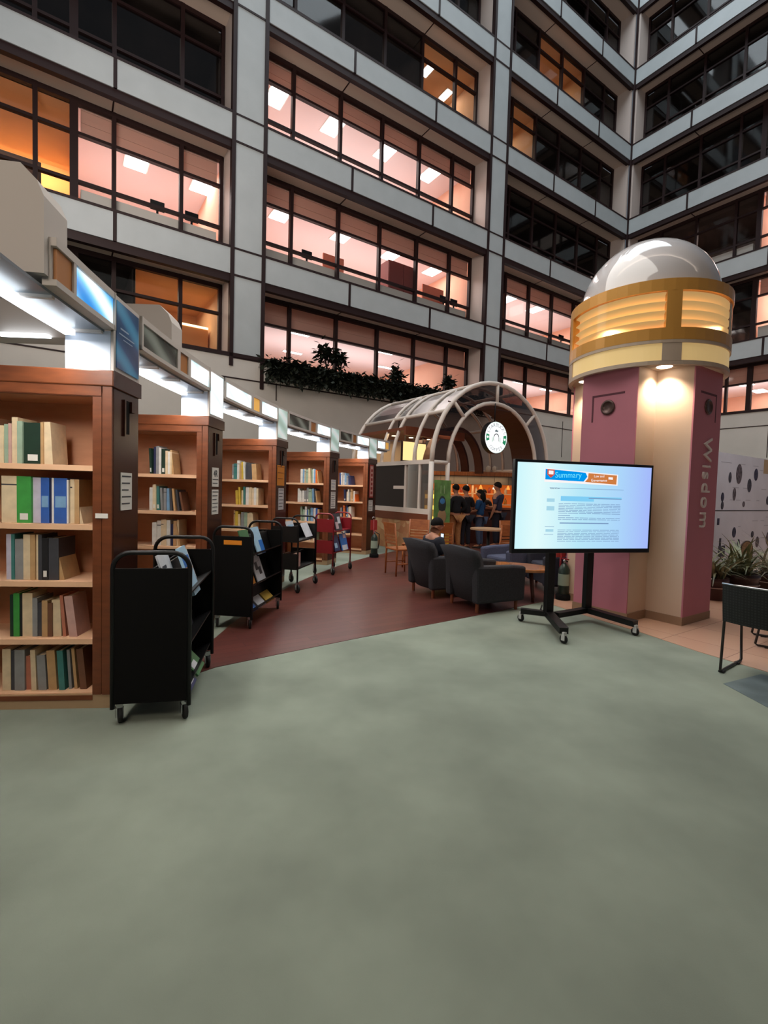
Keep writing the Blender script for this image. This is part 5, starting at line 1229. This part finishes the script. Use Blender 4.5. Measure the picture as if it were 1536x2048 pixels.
CH = [((.32, 8.3), -62, 'wooden ladder-back chair standing alone nearest the bookcases'), ((.62, 9.15), 160, 'wooden chair by the stone-clad kiosk wall, behind the lone chair'),
      ((1.03, 8.85), 8, 'wooden chair just past the seated person, back to the viewer'), ((2.62, 9.6), 190, 'wooden chair at the light cafe table beside the television edge'),
      ((2.18, 8.7), 20, 'wooden chair in front of the light cafe table, low behind the grey armchair')]
c0 = cafe_chair()
for i, (p, r, lab) in enumerate(CH):
    o = c0 if i == 0 else copy_tree(c0)
    o.location = (*p, 0.004); o.rotation_euler = (0, 0, math.radians(r)); o['label'] = lab; o['group'] = 'wooden cafe chairs'
def cafe_table(label, x, y, r):
    o = thing('cafe_table', label, 'table', (x, y, .004), 0, 'cafe tables')
    MB().lathe([(.001, .72), (r, .72), (r, .75), (.001, .75)], 28, 0, (0, 0), False).build('tabletop', mat('cafe_table_top', (176, 140, 108), .35, noise=.05, nscale=8), o)
    MB().tube([(0, 0, .03), (0, 0, .72)], .03, 10).build('column', M_black, o); MB().lathe([(.22, 0), (.2, .02), (.03, .04)], 20).build('base', M_black, o)
cafe_table('light round cafe table in front of the queue', 2.1, 9.55, .36)

# ------------------------------------------------------------------ fire extinguishers on stands
def extinguisher(label, loc):
    o = thing('fire_extinguisher', label, 'fire extinguisher', loc, .3, 'fire extinguishers on floor stands')
    MB().lathe([(.07, .08), (.075, .1), (.075, .42), (.05, .47), (.025, .5)], 16, 0, (0, 0), True, True).build('cylinder', mat('ext_green', (26, 44, 38), .35), o)
    MB().lathe([(.0765, .2), (.0765, .36)], 16).build('paper_band', mat('ext_label', (150, 166, 150), .6), o)
    MB().tube([(0, 0, .5), (0, 0, .56)], .018, 8).build('valve', M_chrome, o); MB().box(-.012, .012, -.08, .05, .56, .575).build('lever', M_red, o)
    MB().tube([(.03, 0, .54), (.11, .02, .5), (.11, .02, .3), (.09, .02, .18)], .011, 6).build('hose', M_rubber, o)
    MB().lathe([(.1, .0), (.1, .06), (.085, .08)], 16, 0, (0, 0), True, True).build('base', M_blackm, o)
    MB().tube([(0, .08, .05), (0, .085, .82)], .014, 8).build('pole', mat('ext_pole', (130, 24, 30), .4), o)
    MB().box(-.075, .075, .075, .09, .58, .8).build('sign_plate', mat('ext_red', (150, 40, 40), .5), o)
    MB().tube([(-.03, .08, .82), (-.03, .08, .86), (.03, .08, .86), (.03, .08, .82)], .01, 6).build('handle', M_chrome, o)
    return o
extinguisher('fire extinguisher on a red floor stand at the end of the bookcase row', (-.19, 10.3, .004))
extinguisher('fire extinguisher on a floor stand behind the pillar and television', (2.53, 6.62, .005))

# ------------------------------------------------------------------ black mesh chairs, plants, exhibition board
def mesh_mat():
    m = bpy.data.materials.new('perforated_black'); m.use_nodes = True; nt = m.node_tree; b = nt.nodes['Principled BSDF']
    tc = nt.nodes.new('ShaderNodeTexCoord'); br = nt.nodes.new('ShaderNodeTexBrick'); br.offset = 0
    mp = nt.nodes.new('ShaderNodeMapping'); mp.inputs['Rotation'].default_value = (PI / 2, 0, 0)
    br.inputs['Scale'].default_value = 1; br.inputs['Brick Width'].default_value = .022; br.inputs['Row Height'].default_value = .022; br.inputs['Mortar Size'].default_value = .005
    br.inputs['Color1'].default_value = rgb(40, 40, 42); br.inputs['Color2'].default_value = rgb(34, 34, 36); br.inputs['Mortar'].default_value = rgb(14, 14, 15)
    nt.links.new(tc.outputs['Object'], mp.inputs[0]); nt.links.new(mp.outputs[0], br.inputs['Vector']); nt.links.new(br.outputs['Color'], b.inputs['Base Color']); b.inputs['Roughness'].default_value = .55; return m
def mesh_chair():
    o = thing('mesh_chair', 'x', 'chair')
    # local +y = facing, origin between the rear feet ; x across
    for s_ in (-1, 1):
        x = s_ * .24
        MB().tube([(x, -.02, .75), (x, .03, .45), (x, .0, .03), (x, .02, .015), (x, .48, .015), (x, .5, .03), (x, .44, .43), (x, .05, .45)], .011, 8).build('sled_frame', mat('dark_chrome', (66, 62, 60), .3, metal=.8), o)
        for y in (.04, .4): MB().box(x - .018, x + .018, y - .025, y + .025, 0, .018).build('foot_pad', M_rubber, o)
    m = MB(); n = 10
    for j in range(n):
        x0, x1 = -.25 + .5 * j / n, -.25 + .5 * (j + 1) / n; c = lambda x: -.03 - .05 * (1 - (x / .25) ** 2)
        for (za, zb, oa, ob) in ((.44, .60, .05, .02), (.60, .76, .02, .0)):
            m.add([(x0, c(x0) + oa, za), (x1, c(x1) + oa, za), (x1, c(x1) + ob, zb), (x0, c(x0) + ob, zb), (x0, c(x0) + oa + .012, za), (x1, c(x1) + oa + .012, za), (x1, c(x1) + ob + .012, zb), (x0, c(x0) + ob + .012, zb)],
                  [(0, 1, 2, 3), (7, 6, 5, 4), (3, 2, 6, 7), (0, 4, 5, 1), (0, 3, 7, 4), (1, 5, 6, 2)])
    m.build('backrest', mesh_mat(), o)
    MB().box(-.235, .235, .05, .47, .44, .458).build('seat', mat('seat_black', (30, 29, 30), .4), o, .006)
    MB().tube([(-.25, -.03, .76), (-.12, -.068, .763), (0, -.08, .764), (.12, -.068, .763), (.25, -.03, .76)], .009, 6).build('top_rail', M_chrome, o)
    return o
mc = mesh_chair(); mc.location = (3.0, 3.76, 0); mc.rotation_euler = (0, 0, math.atan2(-.8, .6)); mc['label'] = 'black perforated sled chair at the carpet edge, back to the viewer'; mc['group'] = 'black perforated chairs'
m2 = copy_tree(mc); m2.location = (4.28, 4.62, .005); m2.rotation_euler = (0, 0, math.atan2(-.8, .6) + 1.9); m2['label'] = 'second black perforated chair on the tiles, mostly past the frame edge'
def leaf_blade(mb, base, az, el, L, wd, bend):
    pts = []; p = Vector(base); e = el
    for k in range(7):
        pts.append((p.copy(), wd * math.sin(PI * (.12 + .88 * k / 6)) if k < 6 else .002)); d = Vector((math.cos(az) * math.cos(e), math.sin(az) * math.cos(e), math.sin(e))); p = p + d * L / 6; e -= bend / 6
    sd = Vector((-math.sin(az), math.cos(az), 0)); vs = []; fs = []
    for q, w_ in pts: vs += [q + sd * w_, q - sd * w_]
    for k in range(6): fs.append((2 * k, 2 * k + 1, 2 * k + 3, 2 * k + 2))
    mb.add(vs, fs, 0, True)
def potted(label, loc, r, hp, n, L, potc, seed, green):
    o = thing('potted_plant', label, 'plant', loc, 0, 'potted plants by the exhibition board')
    MB().lathe([(r * .78, 0), (r, hp * .8), (r * 1.05, hp * .82), (r * 1.05, hp), (r * .93, hp), (r * .9, hp * .9), (.001, hp * .9)], 28, 0, (0, 0), True, False).build('pot', mat('pot_%s' % seed, potc, .3), o)
    MB().lathe([(r * 1.0, hp * .55), (r * 1.03, hp * .56), (r * 1.03, hp * .59), (r * 1.0, hp * .6)], 28).build('pot_band', mat('pot_line', (170, 150, 140), .4), o)
    rn = random.Random(seed); mb = MB()
    for k in range(n): leaf_blade(mb, (rn.uniform(-.5, .5) * r, rn.uniform(-.5, .5) * r, hp * .9), rn.uniform(0, 2 * PI), rn.uniform(.5, 1.45), L * rn.uniform(.6, 1.15), .016, rn.uniform(.6, 1.9))
    mb.build('foliage', mat('plant_green_%s' % seed, green, .5, noise=.3, nscale=7), o)
potted('potted plant in a ribbed dark red-brown pot right against the pillar', (4.83, 6.95, .005), .2, .32, 80, .6, (58, 26, 26), 1, (122, 122, 92))
potted('potted plant in a wide dark bowl behind the black chair', (5.35, 7.15, .005), .26, .36, 110, .75, (44, 22, 20), 2, (112, 116, 84))
potted('potted plant at the far edge, in front of the exhibition board', (6.2, 7.6, .005), .22, .3, 110, .75, (60, 40, 36), 3, (140, 132, 112))
# rattan chair with arched back among the plants
o = thing('rattan_chair', 'small tan chair with a dark-rimmed arched back among the potted plants', 'chair', (5.78, 7.58, .005), math.radians(20))
mb = MB(); P_ = [(-.13, .35), (.13, .35)] + [(.13 * math.cos(PI * k / 12), .68 + .12 * math.sin(PI * k / 12)) for k in range(13)]
mb.extr(P_, 'y', -.01, .01); mb.build('backrest', mat('rattan', (150, 116, 84), .7, noise=.15, nscale=40), o)
MB().tube([(-.135, 0, .35), (-.135, 0, .68)] + [(-.135 * math.cos(PI * k / 12), 0, .68 + .125 * math.sin(PI * k / 12)) for k in range(13)] + [(.135, 0, .35)], .012, 6).build('rim', mat('rattan_rim', (60, 38, 30), .6), o)
MB().box(-.16, .16, 0, .32, .33, .37).build('seat', mat('rattan', (150, 116, 84), .7), o)
for x, y in ((-.13, .02), (.13, .02), (-.13, .3), (.13, .3)): MB().tube([(x, y, 0), (x, y, .34)], .012, 6).build('leg', mat('rattan_rim', (60, 38, 30), .6), o)
o = thing('handbag', 'black bag-like block standing beyond the black chair', 'bag', (4.55, 5.35, .005), .4)
mb = MB(); mb.extr([(-.2, 0), (.2, 0), (.22, .36), (.16, .46), (-.16, .46), (-.22, .36)], 'y', -.09, .09); mb.build('body', M_blackm, o, .02); MB().tube([(-.1, 0, .45), (-.08, 0, .56), (.08, 0, .56), (.1, 0, .45)], .012, 6).build('handle', M_blackm, o)
# exhibition board
eb = thing('exhibition_board', 'tall pale exhibition board printed with dark oval portraits, behind the pillar', 'board', (5.2, 8.0, .005), YAW)
MB().box(-.2, 4.2, 0, .06, .26, 2.29).build('panel', mat('board_pale', (206, 204, 210), .6, noise=.03, nscale=2), eb)
MB().box(-.2, 4.2, -.004, .0, 1.25, 1.265).build('seam', M_frame, eb)
for x in (.1, 1.9, 3.9): MB().box(x - .03, x + .03, -.0, .06, 0, .26).build('foot', M_black, eb)
OV = [(1.3, 1.86, .05, .09), (1.69, 1.94, .1, .17), (2.49, 1.96, .075, .11), (2.2, 1.74, .075, .12), (1.53, 1.56, .055, .11), (1.03, 1.5, .05, .075), (1.04, 1.35, .045, .07), (1.98, 1.38, .045, .05), (1.62, .85, .065, .09), (2.49, .79, .055, .06), (2.76, .63, .07, .1), (1.85, .62, .05, .09), (3.17, 1.46, .06, .08), (3.31, .68, .08, .12)]
for i, (x, z, rx, rz_) in enumerate(OV):
    mb = MB(); mb.T = Matrix.Translation((x, -.002, z)) @ Matrix.Scale(.002, 4, (0, 1, 0)); mb.ell((0, 0, 0), rx * 1.35, 1, rz_ * 1.1, 0, 18, 10); mb.build('oval_print', mat('oval_%d' % (i % 3), [(48, 46, 54), (70, 62, 66), (40, 38, 56)][i % 3], .7, noise=.7, nscale=18), eb)
MB().box(.87, .96, -.003, 0, 1.0, 1.12).build('square_print', mat('oval_2', (40, 38, 56), .7), eb); MB().box(.98, 1.26, -.003, 0, .42, .62).box(1.0, 1.08, -.003, 0, .62, .76).build('silhouette_print', mat('oval_0', (48, 46, 54), .7), eb)
MB().box(2.86, 3.1, -.003, 0, 2.0, 2.28).build('tan_print', mat('tan_print', (172, 146, 110), .7), eb)
tb = MB(); rn = random.Random(5)
for k in range(26):
    x, z = rn.uniform(.9, 3.4), rn.choice([2.12, 2.05, 1.68, 1.45, 1.12, 1.05, .95, .7, .5]); tb.box(x, x + rn.uniform(.1, .3), -.002, 0, z, z + .008)
tb.build('caption_print', mat('caption_grey', (150, 148, 156), .7), eb)

# ------------------------------------------------------------------ skylight of the atrium and added fills
light('AREA', 'skylight', (3, 14, 38), 8600, (.84, .94, 1.0), 26, 26, (3, 14, 0))
light('AREA', 'facade_fill', (1, 4.4, 10.0), 900, (1, .86, .76), 18, 2, (7, 22, 18))  # added fill to brighten soffits and upper facades, out of view
light('AREA', 'wall_fill', (-7, 8, 7.5), 160, (1, .90, .82), 4, 4, (1, 20, 3))  # added warm fill for the lower wall, no fixture there
light('AREA', 'wall_fill', (10, 10, 7.5), 160, (1, .88, .78), 4, 4, (17, 22, 3))  # second added fill, for the lower wall on the right
light('AREA', 'board_fill', (6.9, 6.9, 3.9), 24, (.96, .95, 1), 3, .6, (7.0, 9.0, 1.2))  # added fill that lifts the exhibition board and tiles
light('AREA', 'fill_light', (.5, 5.0, 6.4), 190, (1, .96, .88), 4, 4, (.9, 5.0, 0))  # added fill for the brighter carpet near the television
light('AREA', 'fill_light', (-1.6, -.6, 3.6), 46, (1, .86, .72), 1.6, 1.0, (-2.2, 3.0, 1.1))  # added warm fill on the nearest bookcase front
